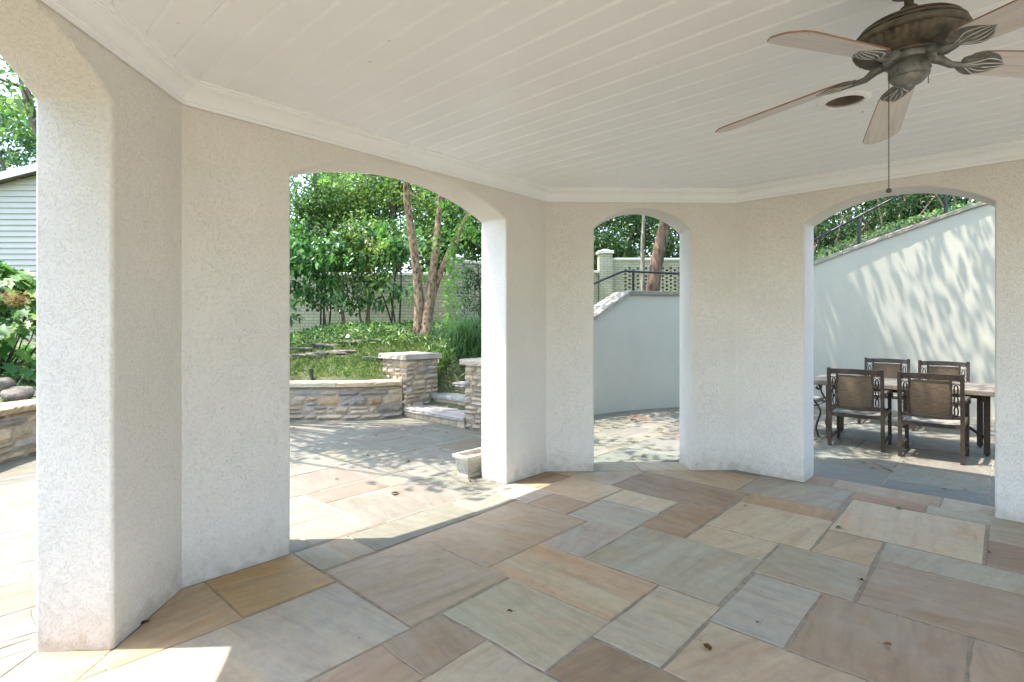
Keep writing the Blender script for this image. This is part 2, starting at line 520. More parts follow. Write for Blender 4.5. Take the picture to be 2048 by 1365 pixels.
def tag(o, label=None, cat=None, group=None, kind=None):
    for k, x in (('label', label), ('category', cat), ('group', group), ('kind', kind)):
        if x:
            o[k] = x
    return o


def thing(name, loc, label, cat, group=None, rz=0.0):
    o = bpy.data.objects.new(name, None)
    o.empty_display_size = 0.1
    C.objects.link(o)
    o.location = loc
    o.rotation_euler = (0, 0, rz)
    return tag(o, label, cat, group)


def kids(o):
    return [c for c in bpy.data.objects if c.parent == o]


def copy_tree(o, parent=None):
    c = o.copy()
    C.objects.link(c)
    c.parent = parent
    for ch in kids(o):
        copy_tree(ch, c)
    return c


# ---- leaf clouds (numpy)
def nrm(a):
    return a / np.maximum(np.linalg.norm(a, axis=1, keepdims=True), 1e-9)


def leaf_cloud(name, m, parent, pos, L, W, droop=0.5, up=0.6, fold=0.25, dirs=None, rnd=None, lobed=False, jitL=0.35):
    n = len(pos)
    pos = np.asarray(pos, dtype=np.float64)
    d = RNG.normal(size=(n, 3)) if dirs is None else np.asarray(dirs) + RNG.normal(size=(n, 3)) * 0.25
    d[:, 2] -= droop
    d = nrm(d)
    nn = RNG.normal(size=(n, 3)) * (1 - up)
    nn[:, 2] += up
    s = nrm(np.cross(d, nn))
    nn = np.cross(s, d)
    ln = L * (1 + RNG.uniform(-jitL, jitL, (n, 1)))
    wd = W * ln / L
    if not lobed:
        prof = [(0.0, 0.0), (0.3, 0.5), (0.7, 0.36), (1.0, 0.0), (0.7, -0.36), (0.3, -0.5)]
        faces = [(0, 1, 2, 3), (0, 3, 4, 5)]
    else:
        prof = [(0.0, 0.0), (-0.05, 0.3), (0.22, 0.22), (0.3, 0.52), (0.5, 0.24), (0.75, 0.3), (0.72, 0.13), (1.0, 0.0),
                (0.72, -0.13), (0.75, -0.3), (0.5, -0.24), (0.3, -0.52), (0.22, -0.22), (-0.05, -0.3)]
        faces = [(0, 1, 2), (0, 2, 3, 4), (0, 4, 5, 6), (0, 6, 7, 8), (0, 8, 9, 10), (0, 10, 11, 12), (0, 12, 13)]
    k = len(prof)
    vs = np.empty((n, k, 3))
    for i, (a, b) in enumerate(prof):
        curve = -0.18 * a * a
        vs[:, i] = pos + d * ln * a + s * wd * b + nn * (abs(b) * fold * wd) + np.array([0, 0, 1.0]) * (curve * ln)
    o = mesh_np(name, m, parent, vs.reshape(-1, 3), faces, n, k, RNG.uniform(0, 1, n) if rnd is None else rnd)
    return o


def mesh_np(name, m, parent, vs, faces, n, k, rnd):
    off = Vector((0, 0, 0))
    q = parent
    while q is not None:
        off += q.location
        q = q.parent
    vs = vs - np.array(off)
    me = bpy.data.meshes.new(name)
    me.vertices.add(n * k)
    me.vertices.foreach_set('co', vs.astype(np.float32).ravel())
    tot = [len(f) for f in faces]
    loops = np.concatenate([np.array(f) for f in faces])
    lpn = len(loops)
    allv = (loops[None, :] + (np.arange(n) * k)[:, None]).ravel()
    me.loops.add(n * lpn)
    me.loops.foreach_set('vertex_index', allv.astype(np.int32))
    me.polygons.add(n * len(faces))
    ls = np.concatenate([[0], np.cumsum(tot)[:-1]])
    st = (ls[None, :] + (np.arange(n) * lpn)[:, None]).ravel()
    me.polygons.foreach_set('loop_start', st.astype(np.int32))
    me.update(calc_edges=True)
    at = me.attributes.new('rnd', 'FLOAT', 'POINT')
    at.data.foreach_set('value', np.repeat(rnd, k).astype(np.float32))
    me.materials.append(M[m] if isinstance(m, str) else m)
    me.validate()
    o = bpy.data.objects.new(name, me)
    C.objects.link(o)
    if parent is not None:
        o.parent = parent
    return o


def clump_points(clumps, per):
    out, rn = [], []
    for (x, y, z, r) in clumps:
        n = max(4, int(per * random.uniform(0.6, 1.35) * (r / 0.6) ** 2))
        p = RNG.normal(size=(n, 3))
        p = nrm(p) * (RNG.uniform(0.15, 1.0, (n, 1)) ** 0.5) * r
        p[:, 2] *= 0.62
        out.append(p + np.array([x, y, z]))
        base = random.uniform(0.15, 0.85)
        rn.append(np.clip(base + RNG.normal(size=n) * 0.22, 0, 1))
    return np.concatenate(out), np.concatenate(rn)


def crown_clumps(c, rad, k, r, shell=0.55):
    out = []
    while len(out) < k:
        p = [random.gauss(0, 1) for _ in range(3)]
        l = math.sqrt(sum(q * q for q in p)) or 1
        t = shell + (1 - shell) * random.random() if random.random() < 0.75 else random.random() * shell
        q = [c[i] + p[i] / l * rad[i] * t for i in range(3)]
        out.append((*q, r * random.uniform(0.6, 1.3)))
    return out


def limb(mb, a, b, r0, r1, n=6, sag=0.12, seg=5):
    a, b = Vector(a), Vector(b)
    L = (b - a).length
    pts, rad = [], []
    k1 = Vector((random.uniform(-1, 1), random.uniform(-1, 1), random.uniform(-0.3, 1))) * sag * L
    for i in range(seg + 1):
        t = i / seg
        pts.append(a.lerp(b, t) + k1 * math.sin(PI * t))
        rad.append(r0 + (r1 - r0) * t)
    mb.tube(pts, rad, n)
    return pts


def tree(name, label, group, base, stems, clumps, per, leaf, L, W, bark, nlimb=14, droop=0.5, up=0.5, cat='tree', extra=None):
    """stems: list of (points, r0, r1) in world space; limbs run from the stems to clumps."""
    t = thing(name, base, label, cat, group)
    mb = MB()
    ends = []
    for pts, r0, r1 in stems:
        n = len(pts)
        fine, rr = [], []
        P = [Vector(p) for p in pts]
        for i in range(n - 1):
            for j in range(4):
                q = j / 4
                p0, p1, p2, p3 = P[max(i - 1, 0)], P[i], P[i + 1], P[min(i + 2, n - 1)]
                fine.append(0.5 * ((2 * p1) + (p2 - p0) * q + (2 * p0 - 5 * p1 + 4 * p2 - p3) * q * q + (3 * p1 - p0 - 3 * p2 + p3) * q ** 3))
        fine.append(P[-1])
        for i in range(len(fine)):
            q = i / (len(fine) - 1)
            rr.append((r0 + (r1 - r0) * q) * (1.0 + 0.35 * max(0, 1 - q * 9)))
        mb.tube(fine, rr, 14, jit=0.05)
        ends += fine[len(fine) // 3:]
    pick = random.sample(clumps, min(nlimb, len(clumps)))
    for c in pick:
        cv = Vector(c[:3])
        src = min(ends, key=lambda e: (e - cv).length + (1.2 if e.z > cv.z else 0))
        rad = max(0.008, 0.3 * stems[0][1] * (0.5 + random.random() * 0.4))
        limb(mb, src, cv, rad, 0.006)
    mb.build('trunk', bark, t, 60)
    p, rn = clump_points(clumps, per)
    if extra is not None:
        p = np.concatenate([p, extra])
        rn = np.concatenate([rn, RNG.uniform(0.3, 1, len(extra))])
    leaf_cloud('crown', leaf, t, p, L, W, droop, up, rnd=rn)
    return t


# ------------------------------------------------------------------ 2D clipping
def clip(poly, n, d):
    """keep the side where p.n <= d"""
    out = []
    for i in range(len(poly)):
        a, b = poly[i], poly[(i + 1) % len(poly)]
        da, db = a[0] * n[0] + a[1] * n[1] - d, b[0] * n[0] + b[1] * n[1] - d
        if da <= 0:
            out.append(a)
        if (da < 0 < db) or (db < 0 < da):
            t = da / (da - db)
            out.append((a[0] + (b[0] - a[0]) * t, a[1] + (b[1] - a[1]) * t))
    return out


def area(p):
    return abs(sum(p[i][0] * p[(i + 1) % len(p)][1] - p[(i + 1) % len(p)][0] * p[i][1] for i in range(len(p)))) / 2


# ------------------------------------------------------------------ porch plan (inner wall faces)
AB, BC, CD = (-1.749, 2.845), (0.3256, 5.110), (2.149, 5.163)
DE = (CD[0] + 0.7275 * 3.07, CD[1] - 0.6861 * 3.07)
AN = (AB[0] + 0.058 * 3.3, AB[1] - 0.9983 * 3.3)
EN = (DE[0] + 0.03 * 3.5, DE[1] - 0.9995 * 3.5)
PLAN = [AN, AB, BC, CD, DE, EN]
TH = 0.32
HW = 4.1
ZC = 2.675


def seg(i):
    p, q = PLAN[i], PLAN[i + 1]
    dx, dy = q[0] - p[0], q[1] - p[1]
    L = math.hypot(dx, dy)
    d = (dx / L, dy / L)
    return p, d, (-d[1], d[0]), L           # outward normal is to the left of travel


SEGS = [seg(i) for i in range(5)]


def off_corner(i, o):
    """plan corner i moved outward by o along the mitre"""
    if i == 0:
        p, d, n, L = SEGS[0]
        return (p[0] + n[0] * o, p[1] + n[1] * o)
    if i == 5:
        p, d, n, L = SEGS[4]
        q = PLAN[5]
        return (q[0] + n[0] * o, q[1] + n[1] * o)
    n1, n2 = SEGS[i - 1][2], SEGS[i][2]
    bx, by = n1[0] + n2[0], n1[1] + n2[1]
    k = o / (1 + n1[0] * n2[0] + n1[1] * n2[1])
    return (PLAN[i][0] + bx * k, PLAN[i][1] + by * k)


porch = thing('porch', (0.3, 2.0, 0), 'white stucco porch with arched openings and a white board ceiling', 'porch')


def arch_wall(i, openings):
    p, d, n, L = SEGS[i]
    outline = [(0, 0)]
    for (s0, s1, zs, zt) in openings:
        outline += [(s0, 0), (s0, zs)]
        h, c, ris = (s1 - s0) / 2, (s0 + s1) / 2, zt - zs
        r = (h * h + ris * ris) / (2 * ris)
        th = math.asin(h / r)
        for k in range(1, 28):
            a = -th + 2 * th * k / 28
            outline.append((c + r * math.sin(a), zt - r + r * math.cos(a)))
        outline += [(s1, zs), (s1, 0)]
    outline += [(L, 0), (L, HW), (0, HW)]
    o0, o1 = off_corner(i, TH), off_corner(i + 1, TH)
    e0 = (o0[0] - p[0]) * d[0] + (o0[1] - p[1]) * d[1]
    e1 = (o1[0] - p[0]) * d[0] + (o1[1] - p[1]) * d[1]
    mb = MB()
    N = len(outline)
    fr, bk = [], []
    for (s, z) in outline:
        fr.append((p[0] + d[0] * s, p[1] + d[1] * s, z))
        sb = e0 if s == 0 else (e1 if s == L else s)
        bk.append((p[0] + d[0] * sb + n[0] * TH, p[1] + d[1] * sb + n[1] * TH, z))
    faces = [tuple(range(N)), tuple(range(N, 2 * N))[::-1]]
    for k in range(N):
        k2 = (k + 1) % N
        a, b = outline[k], outline[k2]
        if (a[1] == 0 and b[1] == 0) or (a[0] == L and b[0] == L) or (a[0] == 0 and b[0] == 0 and i != 0):
            continue
        faces.append((k2, k, N + k, N + k2))
    mb.add(fr + bk, faces)
    return mb.build('wall', 'stucco', porch, 35, (0.014, 3))


LA = SEGS[0][3]
arch_wall(0, [(LA - 0.533 - 1.25, LA - 0.533, 2.358, 2.56)])
arch_wall(1, [(0.589, 2.518, 2.327, 2.54)])
arch_wall(2, [(0.456, 1.385, 2.312, 2.512)])
arch_wall(3, [(0.596, 1.852, 2.296, 2.492)])
arch_wall(4, [(0.6, 2.9, 2.3, 2.52)])

# crown moulding, one length per wall
PROF = [(0.004, 2.60), (0.004, 2.563), (0.016, 2.563), (0.018, 2.580), (0.026, 2.581), (0.026, 2.590), (0.021, 2.592), (0.026, 2.606), (0.034, 2.622), (0.048, 2.637),
        (0.064, 2.646), (0.080, 2.649), (0.080, 2.656), (0.094, 2.657), (0.096, 2.664), (0.112, 2.666), (0.114, 2.680)]
for i in range(5):
    mb = MB()
    vs = []
    for (o, z) in PROF:
        a, b = off_corner(i, -o), off_corner(i + 1, -o)
        vs += [(a[0], a[1], z), (b[0], b[1], z)]
    mb.add(vs, [(2 * k, 2 * k + 1, 2 * k + 3, 2 * k + 2) for k in range(len(PROF) - 1)])
    mb.build('crown_molding', 'trim', porch, 25)

# board ceiling: V-jointed boards running along V, with a round hole for the recessed lamp
HOLE = (1.893, 3.06, 0.098)
hole = [(HOLE[0] + HOLE[2] * math.cos(2 * PI * k / 28), HOLE[1] + HOLE[2] * math.sin(2 * PI * k / 28)) for k in range(28)]


def minus_hole(poly):
    cx = sum(p[0] for p in poly) / len(poly)
    out, cur = [], poly
    for k in range(28):
        a, b = hole[k], hole[(k + 1) % 28]
        n = (b[1] - a[1], -(b[0] - a[0]))
        d = n[0] * a[0] + n[1] * a[1]
        o = clip(cur, (-n[0], -n[1]), -d)
        if len(o) > 2 and area(o) > 1e-9:
            out.append(o)
        cur = clip(cur, n, d)
        if len(cur) < 3:
            break
    return out


oct_half = []
for i in range(5):
    p, d, n, L = SEGS[i]
    oct_half.append((n, p[0] * n[0] + p[1] * n[1]))
BACK = (0, -1), 0.48


def clip_oct(poly, o):
    for n, d in oct_half:
        poly = clip(poly, n, d + o)
        if len(poly) < 3:
            return []
    return poly


mb = MB()
us = [p[0] * U[0] + p[1] * U[1] for p in PLAN]
u = min(us) - 0.5
while u < max(us) + 0.5:
    w = 0.1492
    for (a, b, za, zb) in ((0, 0.011, 0.010, 0), (0.011, w - 0.011, 0, 0), (w - 0.011, w, 0, 0.010)):
        q = [uv2(u + a, -9), uv2(u + b, -9), uv2(u + b, 9), uv2(u + a, 9)]
        q = clip_oct(q, 0.15)
        q = clip(q, BACK[0], BACK[1]) if len(q) > 2 else []
        if len(q) < 3:
            continue
        near = (u + a - 0.11) < xy2(*HOLE[:2])[0] < (u + b + 0.11)
        for r in (minus_hole(q) if near else [q]):
            vs = []
            for x, y in r:
                t = (xy2(x, y)[0] - u - a) / max(b - a, 1e-6)
                vs.append((x, y, ZC + za + (zb - za) * t))
            mb.add(vs, [tuple(range(len(vs)))])
    u += w
mb.build('ceiling', 'ceil', porch)
mb = MB()      # flat roof deck over the walls
rf = [off_corner(i, TH + 0.06) for i in range(6)]
rf[0] = (rf[0][0], -0.5)
rf[5] = (rf[5][0], -0.5)
mb.prism(rf, HW + 0.003, HW + 0.16)
mb.build('roof', 'roofslab', porch)

# ------------------------------------------------------------------ recessed lamp
rl = thing('recessed_light', (HOLE[0], HOLE[1], ZC), 'round recessed ceiling light with white trim ring and dark inside, beyond the fan', 'ceiling light')
mb = MB()
mb.lathe([(0.099, 0.006), (0.094, -0.006), (0.098, -0.013), (0.106, -0.014), (0.122, -0.009), (0.130, -0.003), (0.131, 0.004)], (HOLE[0], HOLE[1], ZC), 40)
mb.build('trim_ring', 'trim', rl, 40)
mb = MB()
mb.lathe([(0.0985, 0.0), (0.0975, 0.012), (0.0945, 0.014), (0.0955, 0.026), (0.0925, 0.028), (0.0935, 0.040), (0.0905, 0.042), (0.0915, 0.056), (0.0885, 0.058), (0.088, 0.10), (0.085, 0.15), (0.0, 0.15)], (HOLE[0], HOLE[1], ZC), 36)
mb.build('housing', 'canmetal', rl, 40)
mb = MB()
mb.lathe([(0.0, 0.034), (0.03, 0.035), (0.052, 0.04), (0.060, 0.05), (0.054, 0.08), (0.036, 0.12), (0.03, 0.15)], (HOLE[0], HOLE[1], ZC), 30)
mb.build('bulb', 'bulb', rl, 50)

# ------------------------------------------------------------------ ceiling fan
FX, FY = 1.462, 1.98
fan = thing('ceiling_fan', (FX, FY, ZC), 'bronze five-blade ceiling fan with whitewashed wood blades and long pull chain', 'ceiling fan')
c0 = (FX, FY, 0)
mb = MB()
mb.lathe([(0.0, 2.60), (0.02, 2.602), (0.055, 2.62), (0.068, 2.645), (0.07, 2.668), (0.07, 2.68)], c0, 28)
mb.build('canopy', 'bronze', fan, 40)
mb = MB()
mb.lathe([(0.015, 2.54), (0.015, 2.62)], c0, 16)
mb.lathe([(0.0, 2.567), (0.026, 2.567), (0.030, 2.562), (0.032, 2.550), (0.044, 2.542), (0.050, 2.528)], c0, 24)
mb.build('downrod', 'bronze', fan, 40)
mb = MB()
mb.lathe([(0.0, 2.532), (0.045, 2.531), (0.075, 2.526), (0.115, 2.513), (0.146, 2.498), (0.157, 2.490), (0.1575, 2.487), (0.152, 2.484), (0.164, 2.479), (0.1715, 2.471),
          (0.1715, 2.468), (0.166, 2.465), (0.175, 2.460), (0.1800, 2.450), (0.1775, 2.441), (0.169, 2.436), (0.169, 2.433), (0.171, 2.428), (0.164, 2.414), (0.147, 2.402), (0.122, 2.393), (0.094, 2.389),
          (0.092, 2.381), (0.0, 2.381)], c0, 160, rib=(17, 20, 40, 0.045))
mb.build('motor_housing', 'bronze', fan, 50)
mb = MB()
mb.lathe([(0.0, 2.39), (0.080, 2.39), (0.082, 2.384), (0.082, 2.366), (0.078, 2.36), (0.05, 2.358), (0.048, 2.34)], c0, 40)
mb.build('flywheel', 'pewter', fan, 40)
mb = MB()
mb.lathe([(0.040, 2.36), (0.041, 2.352), (0.060, 2.35), (0.064, 2.344), (0.064, 2.316), (0.062, 2.309), (0.056, 2.306), (0.055, 2.301), (0.044, 2.289), (0.026, 2.281), (0.012, 2.279),
          (0.011, 2.274), (0.0, 2.273)], c0, 44)
for a in (200, 250, 310):
    q = (FX + 0.064 * math.cos(R(a)), FY + 0.064 * math.sin(R(a)), 2.328)
    mb.box(q, (0.008, 0.008, 0.008), ((math.cos(R(a)), math.sin(R(a)), 0), (-math.sin(R(a)), math.cos(R(a)), 0), (0, 0, 1)))
mb.build('switch_housing', 'pewter', fan, 40)


def blade(az, pitch, droop):
    d = Vector((math.cos(az), math.sin(az), 0))
    w = Vector((d.y, -d.x, 0))
    z = Vector((0, 0, 1))
    dd = (d * math.cos(droop) - z * math.sin(droop))
    zz = w.cross(dd) * -1
    zz = zz if zz.z > 0 else -zz
    ww = w * math.cos(pitch) + zz * math.sin(pitch)
    nn = ww.cross(dd)
    nn = nn if nn.z > 0 else -nn
    org = Vector((FX, FY, 2.372))
    f = lambda r, s, h: org + dd * r + ww * s + nn * h
    out = [(0.205, -0.045), (0.185, -0.02), (0.182, 0.015), (0.19, 0.045), (0.215, 0.058), (0.27, 0.062), (0.45, 0.068), (0.6, 0.073), (0.665, 0.074), (0.69, 0.068), (0.722, 0.03),
           (0.726, 0.0), (0.724, -0.03), (0.692, -0.068), (0.665, -0.074), (0.6, -0.073), (0.45, -0.068), (0.27, -0.062), (0.225, -0.056)]
    n = len(out)
    mb = MB()
    lo = [f(r, s, -0.003) for r, s in out]
    hi = [f(r, s, 0.003) for r, s in out]
    uv = [(r, s) for r, s in out]
    rot = random.uniform(0, 9)
    uv = [(a + rot, b + rot) for a, b in uv] * 2
    o = len(mb.v)
    mb.add(lo + hi, [tuple(range(n))[::-1], tuple(range(n, 2 * n))], 0, uv=uv)
    for k in range(n):
        mb.f.append([k, (k + 1) % n, n + (k + 1) % n, n + k])
        mb.m.append(1)
        mb.ca.append(None)
        mb.cb.append(None)
    b = mb.build('blade', ['blade', 'bladeedge'], fan)
    # leaf-shaped iron under the blade root with raised veins
    mb = MB()
    NL, NW = 14, 12
    vs = []
    for i in range(NL + 1):
        t = i / NL
        r = 0.165 + 0.155 * t
        hw = 0.062 * math.sin(PI * min(1, 0.12 + 0.88 * t)) ** 0.7 * (0.75 + 0.35 * t) + 0.004
        for j in range(NW + 1):
            q = j / NW * 2 - 1
            vein = 0.0028 * abs(math.sin(PI * (abs(q) * 2.6 + t * 1.2)))
            bulge = 0.010 * (1 - q * q) * math.sin(PI * min(1, t * 0.9 + 0.15))
            vs.append(f(r - 0.02 * abs(q) * t, q * hw, -0.0042 - bulge + vein))
    mb.add(vs, [(i * (NW + 1) + j, i * (NW + 1) + j + 1, (i + 1) * (NW + 1) + j + 1, (i + 1) * (NW + 1) + j) for i in range(NL) for j in range(NW)])
    for q0 in (-.78, -.42, -.08, .25, .6):
        pl_ = []
        for i in range(9):
            t = .06 + .9 * i / 8
            q = q0 * min(1, t * 1.9)
            r = 0.165 + 0.155 * t
            hw = 0.062 * math.sin(PI * min(1, 0.12 + 0.88 * t)) ** 0.7 * (0.75 + 0.35 * t) + 0.004
            pl_.append(f(r - 0.02 * abs(q) * t, q * hw, -0.0048 - 0.010 * (1 - q * q) * math.sin(PI * min(1, t * 0.9 + 0.15))))
        mb.tube(pl_, [.0024] * 6 + [.002, .0015, .0008], 5, 1)
    pts = [org + d * 0.075 + z * 0.003, org + d * 0.105 - z * 0.006, f(0.14, 0.0, -0.012), f(0.185, 0, -0.012), f(0.24, 0, -0.014)]
    mb.tube(pts, [0.018, 0.016, 0.012, 0.009, 0.004], 10)
    mb.build('blade_iron', ['pewter', 'vein'], b, 50)


for k in range(5):
    blade(R(63 + 72 * k), R(13), R(6.5))


def chain(p, z0, z1, ball):
    mb = MB()
    z = z0
    mb.tube([(p[0], p[1], z0), (p[0], p[1], z1)], 0.0007, 5)
    while z > z1:
        mb.lathe([(0.0, 0.0022), (0.0020, 0.0013), (0.0024, 0), (0.0020, -0.0013), (0, -0.0022)], (p[0], p[1], z), 6)
        z -= 0.0052
    c = mb.build('pull_chain', 'chain', fan, 60)
    if ball:
        mb = MB()
        mb.lathe([(0, 0.009), (0.005, 0.0075), (0.0085, 0.003), (0.009, -0.002), (0.007, -0.0065), (0, -0.009)], (p[0], p[1], z1 - 0.008), 14)
        mb.build('chain_ball', 'bronze', c, 60)


chain((FX - 0.095, FY - 0.03), 2.315, 1.893, True)
chain((FX + 0.068, FY - 0.005), 2.335, 2.285, False)

# ------------------------------------------------------------------ patio boundary, stucco arc
def circ3(a, b, c):
    ax, ay, bx, by, cx, cy = *a, *b, *c
    d = 2 * (ax * (by - cy) + bx * (cy - ay) + cx * (ay - by))
    ux = ((ax * ax + ay * ay) * (by - cy) + (bx * bx + by * by) * (cy - ay) + (cx * cx + cy * cy) * (ay - by)) / d
    uy = ((ax * ax + ay * ay) * (cx - bx) + (bx * bx + by * by) * (ax - cx) + (cx * cx + cy * cy) * (bx - ax)) / d
    return ux, uy, math.hypot(ax - ux, ay - uy)


ACX, ACY, AR = circ3((1.27, 8.31), (4.9, 9.16), (7.13, 7.96))


def arc_pt(a, r=0.0):
    return (ACX + (AR + r) * math.cos(a), ACY + (AR + r) * math.sin(a))


AL = math.atan2(8.31 - ACY, 1.27 - ACX)
ARr = math.atan2(7.96 - ACY, 7.13 - ACX)
A_START = AL + 1.25 / AR
A_END = ARr - 2.6 / AR
PIL1, PIL2 = (-1.595, 8.13), (-0.63, 7.24)


def spline(pts, n=8):
    out = []
    for i in range(len(pts) - 1):
        p0, p1, p2, p3 = pts[max(i - 1, 0)], pts[i], pts[i + 1], pts[min(i + 2, len(pts) - 1)]
        for j in range(n):
            q = j / n
            out.append(tuple(0.5 * (2 * b + (c - a) * q + (2 * a - 5 * b + 4 * c - d) * q * q + (3 * b - a - 3 * c + d) * q ** 3) for a, b, c, d in zip(p0, p1, p2, p3)))
    out.append(tuple(pts[-1]))
    return out


LOW = spline([(-2.7, -9.0), (-2.75, -1.0), (-3.2, 1.0), (-4.3, 3.2), (-5.11, 5.3), (-4.95, 6.25), (-4.5, 7.05), (-3.95, 7.55), (-3.35, 7.83), (-2.8, 7.87), (-2.3, 7.86), (-1.95, 7.97), (-1.66, 8.14)])
ARC = [arc_pt(A_START + (A_END - A_START) * k / 60) for k in range(61)]
PATIO = LOW + [PIL1, (-0.63, 7.24), (-0.1, 7.6)] + ARC + [(9.4, 3.5), (9.8, 0), (9.8, -9.0)]


def sdist(px, py, poly):
    """signed distance, negative inside"""
    px, py = np.asarray(px, float), np.asarray(py, float)
    py = py + 1.37e-5
    px = px + 0.93e-5
    best = np.full(px.shape, 1e9)
    ins = np.zeros(px.shape, bool)
    for i in range(len(poly)):
        (ax, ay), (bx, by) = poly[i], poly[(i + 1) % len(poly)]
        dx, dy = bx - ax, by - ay
        t = np.clip(((px - ax) * dx + (py - ay) * dy) / (dx * dx + dy * dy + 1e-12), 0, 1)
        best = np.minimum(best, np.hypot(px - ax - t * dx, py - ay - t * dy))
        cr = (ay > py) != (by > py)
        xx = ax + (py - ay) / ((by - ay) if abs(by - ay) > 1e-12 else 1e-12) * dx
        ins ^= cr & (px < xx)
    return np.where(ins, -best, best)


def sstep(x):
    x = np.clip(x, 0, 1)
    return x * x * (3 - 2 * x)


CAPX = [(-0.4, 0.9), (0.3, 0.98), (1.27, 1.54), (1.9, 1.945), (2.9, 1.95), (3.55, 1.97), (5.08, 2.45), (7.0, 3.22), (8.2, 3.6), (12, 4.2)]


def capz(x):
    return np.interp(x, [c[0] for c in CAPX], [c[1] for c in CAPX])


def ground_z(x, y):
    x, y = np.asarray(x, float), np.asarray(y, float)
    d = sdist(x, y, PATIO)
    uu, vv = x * U[0] + y * U[1], x * V[0] + y * V[1]
    far = np.clip(d, 0, 60)
    left = 0.46 + 0.34 * np.minimum(far, 2.3) + 0.03 * np.clip(far - 2.3, 0, 12)
    west = sstep((-x - 3.6) / 2.0)
    left = left * (1 - west) + (0.46 + 0.10 * np.minimum(far, 5)) * west
    left = left + 0.05 * np.sin(x * 2.1 + y) * np.sin(y * 1.7) * np.minimum(far, 1)
    right = capz(x) - 0.16 + 0.05 * np.minimum(far, 4)
    stair = 0.02 + 0.357 * np.clip(uu - 4.9, 0, 5.2)
    wr = sstep((vv + 5.34) / 0.25)
    wl = sstep((-6.66 - vv) / 0.2)
    # the right terrace falls back to the garden behind it
    z = np.where(vv > -6.0, right * wr + stair * (1 - wr), left * wl + stair * (1 - wl))
    back = sstep((y - 10.8) / 1.5)
    z = z * (1 - back) + np.maximum(left, np.minimum(right, 1.2 + 0.12 * np.clip(x, 0, 9))) * back
    z = np.where(d < 0.245, -0.14, z)
    return z


gx = np.concatenate([[-400, -150, -70, -35, -22, -16], np.arange(-12, 12.01, 0.16), [14, 18, 26, 45, 90, 200, 400]])
gy = np.concatenate([[-400, -150, -60, -25, -12, -7], np.arange(-4, 19.01, 0.16), [22, 27, 35, 60, 120, 400]])
GX, GY = np.meshgrid(gx, gy)
GZ = ground_z(GX, GY)
nx, ny = len(gx), len(gy)
mb = MB()
mb.v = list(zip(GX.ravel().tolist(), GY.ravel().tolist(), GZ.ravel().tolist()))
mb.f = [[j * nx + i, j * nx + i + 1, (j + 1) * nx + i + 1, (j + 1) * nx + i] for j in range(ny - 1) for i in range(nx - 1)]
mb.m = [0] * len(mb.f)
mb.ca = mb.cb = [None] * len(mb.f)
tag(mb.build('ground', 'soil', None, 60), kind='structure')

# ------------------------------------------------------------------ flagstone paving
PAL = {
    'cream': ((0.56, 0.50, 0.39), (0.50, 0.40, 0.29)), 'grey': ((0.40, 0.385, 0.335), (0.33, 0.30, 0.25)),
    'sage': ((0.42, 0.41, 0.345), (0.46, 0.41, 0.31)), 'blue': ((0.40, 0.405, 0.40), (0.48, 0.42, 0.36)),
    'pink': ((0.46, 0.395, 0.335), (0.47, 0.35, 0.27)), 'rust': ((0.42, 0.285, 0.18), (0.33, 0.2, 0.115)),
    'brown': ((0.34, 0.255, 0.18), (0.25, 0.175, 0.115)), 'tan': ((0.45, 0.36, 0.265), (0.40, 0.29, 0.2)),
    'orange': ((0.45, 0.305, 0.16), (0.36, 0.28, 0.17)), 'swirl': ((0.55, 0.475, 0.38), (0.57, 0.36, 0.235)),
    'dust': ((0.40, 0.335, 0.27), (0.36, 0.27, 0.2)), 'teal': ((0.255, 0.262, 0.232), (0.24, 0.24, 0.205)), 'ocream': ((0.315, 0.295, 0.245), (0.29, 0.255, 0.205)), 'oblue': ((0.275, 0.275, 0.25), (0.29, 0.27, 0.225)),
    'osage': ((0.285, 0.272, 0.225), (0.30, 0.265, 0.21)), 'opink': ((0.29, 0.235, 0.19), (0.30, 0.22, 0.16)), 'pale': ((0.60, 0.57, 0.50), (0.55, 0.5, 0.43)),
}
OUT_KEYS = ('teal', 'ocream', 'oblue', 'osage', 'opink', 'pale')
